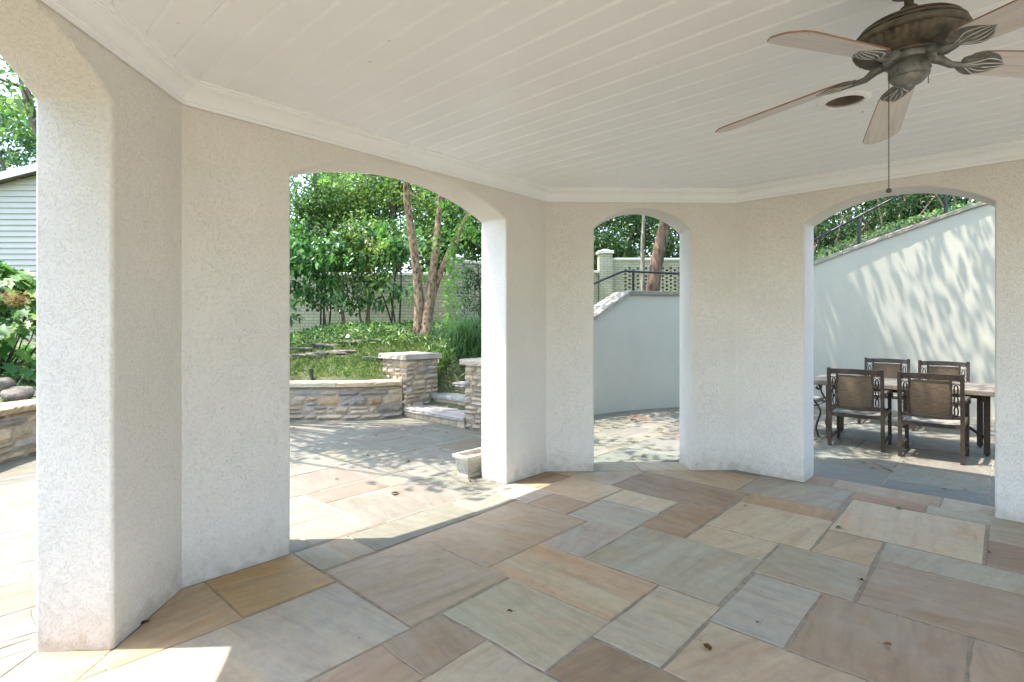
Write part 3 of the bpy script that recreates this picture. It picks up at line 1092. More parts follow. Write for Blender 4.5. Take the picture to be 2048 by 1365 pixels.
TR = [(1.52, 2.18, -2.84, -2.03, 'pink'), (2.18, 3.18, -2.86, -2.20, 'pink'), (2.18, 2.66, -2.20, -1.38, 'swirl'), (0.30, 1.51, -2.67, -2.02, 'blue'),
      (1.02, 1.51, -3.22, -2.69, 'orange'), (0.50, 1.02, -3.22, -2.67, 'tan'), (1.51, 1.88, -3.21, -2.86, 'grey'), (1.88, 2.78, -3.21, -2.86, 'ocream'),
      (2.78, 3.19, -3.21, -2.87, 'ocream'), (1.69, 2.18, -2.02, -1.37, 'sage'), (1.34, 1.68, -2.02, -1.70, 'dust'), (1.05, 1.68, -1.70, -0.95, 'sage'),
      (0.30, 1.34, -2.01, -1.70, 'dust'), (2.67, 3.36, -1.87, -1.06, 'grey'), (2.66, 3.19, -2.19, -1.87, 'blue'), (3.19, 3.67, -2.38, -1.88, 'blue'),
      (3.67, 4.00, -2.39, -1.90, 'cream'), (3.36, 4.00, -1.88, -1.56, 'rust'), (3.52, 4.02, -2.95, -2.40, 'cream'), (3.19, 3.52, -2.75, -2.39, 'pink'),
      (3.19, 3.52, -3.21, -2.76, 'blue'), (3.52, 4.02, -3.21, -2.96, 'brown'), (4.02, 4.60, -3.2, -2.53, 'sage'), (4.01, 4.61, -2.52, -1.57, 'brown'),
      (4.62, 5.17, -2.52, -1.68, 'tan'), (4.36, 4.62, -1.56, -0.92, 'rust'), (3.70, 4.36, -1.55, -0.90, 'cream'), (3.36, 3.69, -1.55, -1.07, 'cream'),
      (4.63, 5.24, -1.67, -0.94, 'grey'), (4.18, 5.01, -0.90, -0.10, 'cream'), (5.02, 5.24, -0.93, -0.45, 'rust'), (5.02, 5.24, -0.45, 0.3, 'grey'),
      (3.70, 4.16, -0.89, -0.58, 'tan'), (3.17, 3.69, -1.06, -0.57, 'sage'), (3.84, 4.16, -0.57, 0.75, 'grey'), (3.17, 3.83, -0.56, 0.6, 'dust'),
      (2.51, 3.16, -1.04, -0.71, 'blue'), (2.51, 3.16, -0.70, -0.12, 'dust'), (2.02, 2.66, -1.37, -1.04, 'sage'), (2.02, 2.50, -1.03, -0.40, 'cream'),
      (1.69, 2.01, -1.36, -0.5, 'brown'), (2.40, 3.16, -0.11, 0.6, 'dust'), (4.17, 4.66, -0.09, 0.6, 'brown'), (4.66, 5.24, -0.09, 0.6, 'grey'),
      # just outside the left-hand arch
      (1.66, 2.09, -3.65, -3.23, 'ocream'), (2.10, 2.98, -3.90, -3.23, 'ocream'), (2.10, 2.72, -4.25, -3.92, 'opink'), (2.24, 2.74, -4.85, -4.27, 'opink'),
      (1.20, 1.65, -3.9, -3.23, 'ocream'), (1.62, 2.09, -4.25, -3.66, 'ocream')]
GS = 0.05
u0, v0, nu, nv = -9.5, -9.5, 430, 430
occ = np.zeros((nu, nv), bool)
stones = []
for (a, b, c, d, k) in TR:
    stones.append((a, b, c, d, k))
    occ[int(round((a - u0) / GS)):int(round((b - u0) / GS)), int(round((c - v0) / GS)):int(round((d - v0) / GS))] = True
rs = random.Random(5)
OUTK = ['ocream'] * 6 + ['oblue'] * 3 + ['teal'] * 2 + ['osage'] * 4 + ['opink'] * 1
INK = ['grey', 'sage', 'dust', 'tan', 'cream', 'brown', 'pink']
for i in range(nu):
    for j in range(nv):
        if occ[i, j]:
            continue
        wu, wv = rs.choice([10, 13, 16, 20, 24]), rs.choice([8, 11, 14, 17])
        mu = 1
        while mu < wu and i + mu < nu and not occ[i + mu, j]:
            mu += 1
        mv = 1
        while mv < wv and j + mv < nv and not occ[i:i + mu, j + mv].any():
            mv += 1
        # swallow a sliver that would be left beside the stone
        for e in (1, 2, 3, 4):
            if i + mu + e < nu and occ[i + mu + e, j:j + mv].all() and not occ[i + mu:i + mu + e, j:j + mv].any():
                mu += e
                break
        for e in (1, 2, 3, 4):
            if j + mv + e < nv and occ[i:i + mu, j + mv + e].all() and not occ[i:i + mu, j + mv:j + mv + e].any():
                mv += e
                break
        occ[i:i + mu, j:j + mv] = True
        a, c = u0 + i * GS, v0 + j * GS
        cx, cy = uv2(a + mu * GS / 2, c + mv * GS / 2)
        inside = all(cx * n[0] + cy * n[1] < dd for n, dd in oct_half)
        if inside and min(mu, mv) <= 1:
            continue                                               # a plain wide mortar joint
        stones.append((a, a + mu * GS, c, c + mv * GS, rs.choice(INK) if inside else ('pale' if cy < 0.3 and cx > 1.2 else rs.choice(OUTK))))  # unseen stones behind the camera lightened to bounce light into the porch

mb = MB()


def lay(poly, key, z=0.0):
    """one flagstone: slightly wandering riven edges, softened arris, a few mm of lip"""
    n0 = len(poly)
    if area(poly) < 0.004:
        return
    ctr = (sum(p[0] for p in poly) / n0, sum(p[1] for p in poly) / n0)
    pts = []
    for i in range(n0):
        a, b = poly[i], poly[(i + 1) % n0]
        L = math.hypot(b[0] - a[0], b[1] - a[1])
        if L < 1e-4:
            continue
        k = max(1, int(L / 0.09))
        nx_, ny_ = (b[1] - a[1]) / L, -(b[0] - a[0]) / L
        for q in range(k):
            t = q / k
            j = rs.uniform(-0.0035, 0.0035) + (rs.uniform(-0.010, -0.004) if rs.random() < 0.05 else 0)
            pts.append((a[0] + (b[0] - a[0]) * t + nx_ * j, a[1] + (b[1] - a[1]) * t + ny_ * j))
    n = len(pts)

    def inset(p, d):
        dx, dy = ctr[0] - p[0], ctr[1] - p[1]
        L = math.hypot(dx, dy) or 1
        return (p[0] + dx / L * d, p[1] + dy / L * d)
    g = 0.005
    zt = z + rs.uniform(-0.0012, 0.0012)
    tx, ty = rs.uniform(-0.0012, 0.0012), rs.uniform(-0.0012, 0.0012)
    r0 = [inset(p, g) for p in pts]
    r1 = [inset(p, g + 0.005) for p in pts]
    hz = lambda p, o: zt + (p[0] - ctr[0]) * tx + (p[1] - ctr[1]) * ty + o
    vs = [(p[0], p[1], z - 0.02) for p in r0] + [(p[0], p[1], hz(p, -0.0035)) for p in r0] + [(p[0], p[1], hz(p, 0)) for p in r1]
    fs = [tuple(range(2 * n, 3 * n))]
    for i in range(n):
        i2 = (i + 1) % n
        fs += [(i, i2, n + i2, n + i), (n + i, n + i2, 2 * n + i2, 2 * n + i)]
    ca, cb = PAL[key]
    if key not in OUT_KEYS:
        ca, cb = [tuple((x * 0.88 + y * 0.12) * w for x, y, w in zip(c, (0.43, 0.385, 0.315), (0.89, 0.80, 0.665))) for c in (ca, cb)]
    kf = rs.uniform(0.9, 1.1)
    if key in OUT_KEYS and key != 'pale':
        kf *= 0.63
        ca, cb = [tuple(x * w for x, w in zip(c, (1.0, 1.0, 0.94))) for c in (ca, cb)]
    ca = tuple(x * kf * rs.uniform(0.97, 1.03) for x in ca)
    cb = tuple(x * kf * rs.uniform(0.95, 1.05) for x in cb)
    ang = A0 * -1 + rs.choice([0, PI / 2]) + rs.uniform(-0.35, 0.35)
    ox, oy = rs.uniform(-40, 40), rs.uniform(-40, 40)
    ca_, sa_ = math.cos(ang), math.sin(ang)
    uv = [(p[0] * ca_ - p[1] * sa_ + ox, p[0] * sa_ + p[1] * ca_ + oy) for p in vs]
    area2 = sum(pts[i][0] * pts[(i + 1) % n][1] - pts[(i + 1) % n][0] * pts[i][1] for i in range(n))
    if area2 < 0:
        fs = [f[::-1] for f in fs]
    mb.add(vs, fs, 0, ca, cb, uv)


for (a, b, c, d, k) in stones:
    q = [uv2(a, c), uv2(b, c), uv2(b, d), uv2(a, d)]
    ctr = (sum(p[0] for p in q) / 4, sum(p[1] for p in q) / 4)
    if float(sdist([ctr[0]], [ctr[1]], PATIO)[0]) > 0.55:
        continue
    inn = clip_oct(q, 0.0)
    ain = area(inn) if len(inn) > 2 else 0
    if ain > 0.003:
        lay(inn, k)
    if ain < area(q) - 0.003:
        # outside the porch: cut at the outer face of the wall the stone lies beyond (the thresholds are laid apart)
        best = max(range(5), key=lambda i: ctr[0] * oct_half[i][0][0] + ctr[1] * oct_half[i][0][1] - oct_half[i][1])
        n, dd = oct_half[best]
        thr = TH if best in (0, 2, 4) else (0.0 if best == 1 else TH)
        out = clip(q, (-n[0], -n[1]), -(dd + thr))
        if len(out) > 2 and area(out) > 0.003:
            lay(out, k)
# threshold slabs in the openings
for i, keys in ((0, ['cream', 'tan', 'cream', 'sage', 'cream', 'tan']), (2, ['sage', 'sage']), (3, ['brown', 'tan', 'sage', 'grey']), (4, ['grey', 'tan', 'sage', 'dust', 'grey'])):
    p, d, n, L = SEGS[i]
    k = len(keys)
    s = 0.05
    step = (L - 0.1) / k
    for key in keys:
        a, b = s, s + step
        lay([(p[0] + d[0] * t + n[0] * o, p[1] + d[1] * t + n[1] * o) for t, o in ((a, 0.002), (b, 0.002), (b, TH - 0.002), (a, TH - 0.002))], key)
        s += step
tag(mb.build('stone_paving', 'paving', None), kind='structure')
mb = MB()
q = [p for p in PATIO]
grid = MB()
mb.add([(-7, -8, -0.0045), (11, -8, -0.0045), (11, 11, -0.0045), (-7, 11, -0.0045)], [(0, 1, 2, 3)])
bed = mb.build('paving_bed', 'grout', None)
tag(bed, kind='structure')

# ------------------------------------------------------------------ dry-laid stone facing
STP = [tuple(a * b for a, b in zip(c, (1.06, 0.99, 0.86))) for c in [(0.37, 0.33, 0.29), (0.43, 0.37, 0.30), (0.33, 0.31, 0.305), (0.47, 0.40, 0.31), (0.39, 0.36, 0.33), (0.29, 0.275, 0.275), (0.50, 0.43, 0.34), (0.43, 0.33, 0.225)]]


def facing(mb, fn, s0, s1, z0, z1, rows, lens, pal, rnd, depth=(0.012, 0.034), wrap=0.0):
    """rows of hand-laid stones; fn(s, z, d) gives the point d in front of the wall face"""
    z = z0
    while z < z1 - 0.02:
        h = min(rnd.uniform(*rows), z1 - z)
        if z1 - z - h < rows[0] * 0.6:
            h = z1 - z
        s = s0
        while s < s1 - 0.01:
            w = min(rnd.uniform(*lens), s1 - s)
            if s1 - s - w < lens[0] * 0.6:
                w = s1 - s
            hh = h
            parts = [(s, s + w, z, z + h)]
            if h > rows[0] * 1.5 and rnd.random() < 0.35:
                zz = z + h * rnd.uniform(0.4, 0.6)
                parts = [(s, s + w, z, zz), (s, s + w, zz, z + h)]
            for (a, b, c, d) in parts:
                g = rnd.uniform(0.003, 0.008)
                a, b, c, d = a + g, b - g, c + g * 0.8, d - g * 0.8
                if b - a < 0.02 or d - c < 0.015:
                    continue
                NX, NZ = max(2, int((b - a) / 0.05)), max(2, int((d - c) / 0.04))
                dep = rnd.uniform(*depth)
                sk = [rnd.uniform(-0.012, 0.012) for _ in range(4)]
                vs = []
                for j in range(NZ + 1):
                    for i in range(NX + 1):
                        p, q = i / NX, j / NZ
                        e = min(p, 1 - p, 1) * (b - a)
                        e2 = min(q, 1 - q) * (d - c)
                        edge = min(e, e2)
                        dd = dep * min(1, 0.25 + edge / 0.016) if edge > 0 else 0.0015
                        dd += rnd.uniform(-0.005, 0.005) if edge > 0 else 0
                        ss = a + (b - a) * p + (rnd.uniform(-0.005, 0.005) if 0 < j < NZ else 0) + sk[0] * (q - 0.5)
                        zz = c + (d - c) * q + sk[1] * (p - 0.5) * min(1, (d - c) / 0.1)
                        if edge == 0 and p in (0, 1) and q in (0, 1):
                            ss += (0.007 if p == 0 else -0.007)
                            zz += (0.007 if q == 0 else -0.007)
                        vs.append(fn(ss, zz, dd))
                fs = [(j * (NX + 1) + i, j * (NX + 1) + i + 1, (j + 1) * (NX + 1) + i + 1, (j + 1) * (NX + 1) + i) for j in range(NZ) for i in range(NX)]
                col = rnd.choice(pal)
                k = rnd.uniform(0.85, 1.15)
                mb.add(vs, fs, 0, tuple(x * k for x in col))
            s += w
        z += h


def cap_slab(mb, quadfn, s0, s1, z, th, rnd, cols, step=0.75):
    """cap stones along a run: quadfn(s, t) with t 0 front .. 1 back -> (x, y)"""
    s = s0
    while s < s1 - 0.05:
        w = min(rnd.uniform(step * 0.75, step * 1.3), s1 - s)
        if s1 - s - w < step * 0.4:
            w = s1 - s
        NX, g = max(3, int(w / 0.05)), 0.004
        rows = [(0.0, 0.0), (0.0, 0.35), (-0.004, 0.75), (0.015, 1.0), (0.5, 1.0), (0.985, 1.0), (1.0, 0.7), (1.0, 0.0)]
        vs = []
        dz = rnd.uniform(-0.004, 0.004)
        for (t, h) in rows:
            for i in range(NX + 1):
                q = s + g + (w - 2 * g) * i / NX
                j = rnd.uniform(-0.012, 0.012) if t < 0.1 else 0
                x, y = quadfn(q, t + (j if 0 < h < 1 else j * 0.5))
                zz = z(q) if callable(z) else z
                vs.append((x, y, zz + th * h + dz + (rnd.uniform(-0.006, 0.006) if 0 < h < 1 else rnd.uniform(-0.0015, 0.0015))))
        n = NX + 1
        fs = [(r * n + i, r * n + i + 1, (r + 1) * n + i + 1, (r + 1) * n + i) for r in range(len(rows) - 1) for i in range(NX)]
        fs += [tuple(r * n for r in range(len(rows))), tuple(r * n + NX for r in range(len(rows)))[::-1]]
        mb.add(vs, fs, 0, tuple(x * rnd.uniform(0.92, 1.08) for x in rnd.choice(cols)))
        s += w


def along(poly):
    acc = [0]
    for a, b in zip(poly, poly[1:]):
        acc.append(acc[-1] + math.hypot(b[0] - a[0], b[1] - a[1]))

    def f(s, d):
        """point at arc length s, d metres to the LEFT of travel"""
        s_ = min(max(s, 0), acc[-1])
        k = 0
        lo, hi = 0, len(acc) - 2
        while lo < hi:
            m = (lo + hi + 1) // 2
            if acc[m] <= s_:
                lo = m
            else:
                hi = m - 1
        k = lo
        a, b = poly[k], poly[k + 1]
        L = acc[k + 1] - acc[k] or 1e-9
        t = (s_ - acc[k]) / L
        # smoothed normal
        def nrm_(i):
            i = min(max(i, 0), len(poly) - 2)
            dx, dy = poly[i + 1][0] - poly[i][0], poly[i + 1][1] - poly[i][1]
            l = math.hypot(dx, dy) or 1e-9
            return (-dy / l, dx / l)
        n0, n1, n2 = nrm_(k - 1), nrm_(k), nrm_(k + 1)
        na = ((n0[0] + n1[0]) / 2, (n0[1] + n1[1]) / 2)
        nb = ((n2[0] + n1[0]) / 2, (n2[1] + n1[1]) / 2)
        n = (na[0] + (nb[0] - na[0]) * t, na[1] + (nb[1] - na[1]) * t)
        return (a[0] + (b[0] - a[0]) * t + n[0] * d, a[1] + (b[1] - a[1]) * t + n[1] * d)
    return f, acc[-1]


lf, LL = along(LOW)
rw = random.Random(21)
sw = thing('stone_wall', (LOW[60][0], LOW[60][1], 0), 'low curved field-stone wall with a flat stone cap edging the patio', 'stone wall')
mb = MB()     # core
NS = 120
vs = []
for k in range(NS + 1):
    s = LL * k / NS
    for d, z in ((0.0, -0.02), (0.0, 0.485), (0.34, 0.485), (0.34, 0.1)):
        x, y = lf(s, d)
        vs.append((x, y, z))
mb.add(vs, [(k * 4 + j, k * 4 + j + 1, k * 4 + j + 5, k * 4 + j + 4) for k in range(NS) for j in range(3)])
mb.build('core', 'mortar', sw, 60)
mb = MB()
facing(mb, lambda s, z, d: (*lf(s, -d), z), 8.5, LL, 0.0, 0.475, (0.06, 0.17), (0.1, 0.42), STP, rw, (0.014, 0.04))
mb.build('stone_face', 'wallstone', sw)
mb = MB()
CAPC = [(0.44, 0.39, 0.315), (0.42, 0.38, 0.32), (0.46, 0.41, 0.335)]
CAPR = CAPC[:2] + [(0.47, 0.33, 0.21), (0.50, 0.42, 0.32)]
cap_slab(mb, lambda s, t: lf(s, -0.05 + 0.45 * t), 8.5, LL - 0.02, 0.487, 0.062, rw, CAPR)
mb.build('cap', 'capstone', sw)


def pillar(corner, w, zt, label, seed, wl=0.62):
    rp = random.Random(seed)
    cu, cv = xy2(*corner)
    t = thing('stone_pillar', (*uv2(cu + w / 2, cv - wl / 2 if corner == PIL1 else cv + wl / 2), 0), label, 'stone pillar', 'stone pillars beside the garden steps')
    va, vb = (cv - wl, cv) if corner == PIL1 else (cv, cv + wl)
    ua, ub = cu, cu + w
    m1 = MB()
    e = 0.006
    m1.prism([uv2(ua + e, va + e), uv2(ub - e, va + e), uv2(ub - e, vb - e), uv2(ua + e, vb - e)], -0.02, zt - 0.075)
    m1.build('core', 'mortar', t)
    m2 = MB()
    faces = [((ua, va), (ua, vb)), ((ua, vb), (ub, vb)), ((ub, vb), (ub, va)), ((ub, va), (ua, va))]
    for a, b in faces:
        dx, dy = b[0] - a[0], b[1] - a[1]
        L = math.hypot(dx, dy)
        dx, dy = dx / L, dy / L
        nx_, ny_ = None, None
        mu, mv = (a[0] + b[0]) / 2 - (ua + ub) / 2, (a[1] + b[1]) / 2 - (va + vb) / 2
        l2 = math.hypot(mu, mv)
        fn = lambda s, z, d, a=a, dx=dx, dy=dy, mu=mu / l2, mv=mv / l2: (*uv2(a[0] + dx * s + mu * d, a[1] + dy * s + mv * d), z)
        facing(m2, fn, -0.012, L + 0.012, 0.0, zt - 0.08, (0.07, 0.13), (0.1, 0.26), STP[1:2] + STP[3:5] + STP[6:7] + STP[0:1] + STP[1:2], rp, (0.016, 0.05))
    m2.build('stone_face', 'wallstone', t)
    m3 = MB()
    o = 0.055
    cap_slab(m3, lambda s, q: uv2(ua - o + (ub - ua + 2 * o) * q, s), va - o, vb + o, zt - 0.077, 0.077, rp, CAPC[:1], 3.0)
    m3.build('cap', 'capstone', t)
    return t


pillar(PIL1, 0.60, 0.94, 'square stone pillar left of the garden steps, joined to the low curved wall', 31)
pillar(PIL2, 0.60, 0.93, 'stone pillar right of the garden steps, half hidden by the porch wall', 32)

# garden steps
su, sv = xy2(*PIL1)
sv2 = xy2(*PIL2)[1]
st = thing('garden_steps', (*uv2(su + 0.3, (sv + sv2) / 2), 0), 'stone garden steps rising between two stone pillars', 'steps')
rp = random.Random(77)
for k in range(6):
    ua = su + 0.03 + 0.42 * k
    lo, hi = (sv + 0.02, sv2 - 0.02)
    if k == 0:
        lo, hi = sv + 0.015, sv2 + 0.02
        ua = su - 0.06
    if k > 1:
        lo, hi = sv + 0.05, sv2 + 0.4
    m1 = MB()
    m1.prism([uv2(ua + 0.04, lo + 0.01), uv2(ua + 0.9, lo + 0.01), uv2(ua + 0.9, hi - 0.01), uv2(ua + 0.04, hi - 0.01)], -0.02 + 0.15 * k, 0.098 + 0.15 * k)
    facing(m1, lambda s, z, d: (*uv2(ua + 0.04 - d, s), z), lo + 0.01, hi - 0.01, 0.15 * k - (0.0 if k == 0 else 0.005), 0.15 * k + 0.093, (0.08, 0.1), (0.15, 0.32), STP[3:5] + STP[6:7], rp, (0.004, 0.012))
    m1.ca = [c or (0.36, 0.31, 0.24) for c in m1.ca]
    m1.build('riser', 'wallstone', st)
    m2 = MB()
    cap_slab(m2, lambda s, q: uv2(ua + 0.54 * q - 0.0, s), lo - 0.01, hi + 0.01, 0.097 + 0.15 * k, 0.053, rp, [(0.40, 0.385, 0.32), (0.37, 0.36, 0.305)], 3.0)
    m2.build('tread', 'capstone', st)

# ------------------------------------------------------------------ stucco retaining wall, cap, handrail
rt = thing('retaining_wall', (*arc_pt((A_START + A_END) / 2), 0), 'tall curved white stucco retaining wall with a sloping rough stone cap', 'retaining wall')
NA = 150
TW = 0.30
mb = MB()
vs = []
for k in range(NA + 1):
    a = A_START + (A_END - A_START) * k / NA
    x, y = arc_pt(a)
    z = float(capz(x))
    x2, y2 = arc_pt(a, TW)
    vs += [(x, y, -0.05), (x, y, z - 0.055), (x2, y2, z - 0.055), (x2, y2, 0.0)]
mb.add(vs, [(k * 4 + j + 1, k * 4 + j, k * 4 + j + 4, k * 4 + j + 5) for k in range(NA) for j in range(3)] + [(0, 1, 2, 3), (NA * 4 + 3, NA * 4 + 2, NA * 4 + 1, NA * 4)])
mb.build('wall', 'stucco_fine', rt, 40)
mb = MB()
arcf = lambda s, t: arc_pt(A_START - s / AR, -0.045 + (TW + 0.09) * t)
rc = random.Random(9)
cap_slab(mb, arcf, 0.0, (A_START - A_END) * AR, lambda s: float(capz(arc_pt(A_START - s / AR)[0])) - 0.057, 0.062, rc, [(0.30, 0.27, 0.215), (0.34, 0.30, 0.24), (0.26, 0.235, 0.19)], 0.62)
mb.build('cap', 'capstone', rt)

hr = thing('handrail', (*arc_pt(AL, 0.42), 1.4), 'black metal handrail following the sloping cap of the white retaining wall', 'handrail')
mb = MB()
pts = []
for k in range(81):
    a = AL + 0.75 / AR + (ARr - 0.4 / AR - AL - 0.75 / AR) * k / 80
    x, y = arc_pt(a, 0.20)
    pts.append((x, y))
railz = lambda x: float(np.interp(x, [-0.2, 1.33, 1.86, 2.95, 3.6, 5.1, 6.6, 9], [1.2, 2.06, 2.285, 2.28, 2.30, 2.78, 3.66, 4.6]))
mb.tube([(x, y, railz(x)) for x, y in pts], 0.019, 8)
mb.build('rail', 'rail', hr, 60)
for px in (0.9, 2.03, 3.4, 5.18, 5.85, 6.85):
    a = min((AL + (ARr - AL) * k / 400 for k in range(-60, 460)), key=lambda q: abs(arc_pt(q, 0.20)[0] - px))
    x, y = arc_pt(a, 0.20)
    m = MB()
    m.box((x, y, (railz(x) + capz(x)) / 2 - 0.01), (0.034, 0.034, railz(x) - float(capz(x)) + 0.02))
    m.build('post', 'rail', hr)

# ------------------------------------------------------------------ painted brick garden wall with pierced panels
gw = thing('brick_wall', (-1.5, 13.4, 1.1), 'cream painted brick garden wall with pierced openwork panels and piers', 'brick wall')


def wall_run(p, q, z0, z1, holes=None, th=0.20):
    """solid run with optional openwork: holes = list of (s0, s1, za, zb)"""
    dx, dy = q[0] - p[0], q[1] - p[1]
    L = math.hypot(dx, dy)
    d = (dx / L, dy / L)
    n = (d[1], -d[0])
    m = MB()
    uvs = random.uniform(0, 5)

    def quad(s0, s1, a, b):
        f = [(p[0] + d[0] * s, p[1] + d[1] * s, z) for s, z in ((s0, a), (s1, a), (s1, b), (s0, b))]
        g = [(x - n[0] * th, y - n[1] * th, z) for x, y, z in f]
        uv = [(s + uvs, z) for s, z in ((s0, a), (s1, a), (s1, b), (s0, b))]
        m.add(f + g, [(0, 1, 2, 3), (7, 6, 5, 4)], uv=uv + uv)

    def rim(s0, s1, a, b):
        f = [(p[0] + d[0] * s, p[1] + d[1] * s, z) for s, z in ((s0, a), (s1, a), (s1, b), (s0, b))]
        g = [(x - n[0] * th, y - n[1] * th, z) for x, y, z in f]
        m.add(f + g, [(0, 4, 5, 1), (1, 5, 6, 2), (2, 6, 7, 3), (3, 7, 4, 0)], uv=[(0.1, 0.03)] * 8)
    S = [0.0, L]
    Zs = [z0, z1]
    cells = []
    for (s0, s1, za, zb) in holes or []:
        px, pz = 0.128, 0.118
        i = 0
        s = s0
        while s < s1:
            z = za + (pz / 2 if i % 2 else 0)
            while z < zb:
                cells.append((s, s + 0.072, z, z + 0.060))
                z += pz
            s += px
            i += 1
    sx = sorted(set([0.0, L] + [round(c[0], 4) for c in cells] + [round(c[1], 4) for c in cells]))
    for a, b in zip(sx, sx[1:]):
        hs = sorted([(c[2], c[3]) for c in cells if c[0] <= a + 1e-4 and c[1] >= b - 1e-4])
        z = z0
        for h0, h1 in hs:
            quad(a, b, z, h0)
            z = h1
        quad(a, b, z, z1)
    for c in cells:
        rim(*c)
    f = [(p[0], p[1]), (q[0], q[1])]
    m.build('wall_panel', 'brick', gw)
    m = MB()
    for o, za, zb in ((0.03, z1, z1 + 0.075),):
        m.prism([(p[0] + n[0] * o, p[1] + n[1] * o), (q[0] + n[0] * o, q[1] + n[1] * o), (q[0] - n[0] * (th + o), q[1] - n[1] * (th + o)), (p[0] - n[0] * (th + o), p[1] - n[1] * (th + o))], za, zb)
    m.build('coping', 'coping', gw, None, (0.012, 2))


def pier(x, y, w, z0, z1, rz):
    m = MB()
    c, s = math.cos(rz), math.sin(rz)
    cs = [(x + (a * c - b * s) * w / 2, y + (a * s + b * c) * w / 2) for a, b in ((-1, -1), (1, -1), (1, 1), (-1, 1))]
    for k in range(4):
        a, b = cs[k], cs[(k + 1) % 4]
        m.add([(a[0], a[1], z0), (b[0], b[1], z0), (b[0], b[1], z1), (a[0], a[1], z1)], [(0, 1, 2, 3)], uv=[(0.3, z0), (0.3 + w, z0), (0.3 + w, z1), (0.3, z1)])
    pr = m.build('pier', 'brick', gw)
    m = MB()
    m.box((x, y, z1 + 0.045), (w + 0.07, w + 0.07, 0.09), ((c, s, 0), (-s, c, 0), (0, 0, 1)))
    m.box((x, y, z1 + 0.117), (w * 0.8, w * 0.8, 0.053), ((c, s, 0), (-s, c, 0), (0, 0, 1)), taper=0.5)
    m.build('pier_cap', 'coping', pr, None, (0.008, 2))


W1, W2, W3 = (-1.42, 13.5), (2.85, 16.5), (11.5, 16.7)
wall_run((-14, 13.2), (-6.5, 13.4), 0.6, 2.45)
wall_run((-6.5, 13.4), (-1.56, 13.5), 0.8, 2.62, [(1.35, 2.65, 1.72, 2.25)])
r2 = math.atan2(W2[1] - W1[1], W2[0] - W1[0])
wall_run((W1[0] + 0.16, W1[1] + 0.10), (W2[0] - 0.16, W2[1] - 0.1), 0.8, 2.95, [(0.6, 4.5, 1.9, 2.6)])
wall_run((W2[0] + 0.18, W2[1]), W3, 0.8, 3.36, [(0.42, 8.0, 1.85, 3.12)])
pier(*W1, 0.36, 0.8, 3.0, 0.1)
pier(-6.5, 13.36, 0.36, 0.7, 2.7, 0.0)
pier(*W2, 0.40, 0.8, 3.55, 0.0)
pier(11.5, 16.7, 0.4, 0.8, 3.55, 0.0)

# ------------------------------------------------------------------ garden helpers
EYE = 1.40


def at(px, py, Y):
    return ((px - 1024) / 1075 * Y, Y, EYE - (py - 649) / 1075 * Y)


def ground_hit(px, py, y0=5.0, y1=40):
    Y = y0
    while Y < y1:
        x, _, z = at(px, py, Y)
        g = float(ground_z([x], [Y])[0])
        if z <= max(g, 0):
            return (x, Y, max(g, 0))
        Y += 0.02
    return at(px, py, y1)


def gz(x, y):
    return float(ground_z([x], [y])[0])


# river birch
b0 = (-1.72, 10.3, 1.08)
st_ = [([at(836, 680, 10.3), at(838, 600, 10.3), at(828, 500, 10.3), at(815, 410, 10.3), at(811, 330, 10.25), at(800, 190, 10.1), at(788, 0, 9.8)], 0.100, 0.04),
       ([at(850, 680, 10.25), at(858, 600, 10.3), at(869, 520, 10.35), at(878, 430, 10.4), at(886, 330, 10.5), at(900, 150, 10.8)], 0.098, 0.035),
       ([at(853, 672, 10.4), at(869, 580, 10.4), at(899, 505, 10.3), at(936, 430, 10.2), at(975, 350, 10.1), at(1040, 200, 10.0)], 0.072, 0.03)]
cl = crown_clumps((-1.5, 10.2, 6.6), (2.6, 2.4, 2.3), 60, 0.62)
cl += [(*at(px, py, Y), r) for px, py, Y, r in ((850, 372, 9.9, .30), (915, 400, 9.8, .34), (700, 352, 10.2, .42), (745, 340, 10.0, .40), (880, 350, 9.7, .34), (948, 470, 9.7, .2), (640, 345, 10.3, .42), (935, 440, 9.8, .24))]
ex = []
for (px, py, Y, l) in ((886, 400, 9.7, 1.5), (900, 440, 9.6, 1.2), (893, 500, 9.7, 1.35), (880, 560, 9.8, 0.8), (916, 470, 9.6, 0.7), (940, 450, 9.5, 0.5), (905, 590, 9.7, 0.5),
                       (875, 430, 9.9, 0.7), (862, 390, 9.9, 0.5), (930, 420, 9.6, 0.6)):
    x, y, z = at(px, py, Y)
    n = int(l / 0.028)
    for k in range(n):
        t = k / n
        ex.append((x + 0.12 * math.sin(t * 2 + px) + random.gauss(0, 0.045), y + random.gauss(0, 0.05), z - l * t + random.gauss(0, 0.02)))
tree('river_birch', 'river birch with three peeling tan trunks rising from the sunny slope', None, b0, st_, cl, 95, 'leaf_birch', 0.085, 0.058, 'birch', 26, 0.7, 0.45, extra=np.array(ex))

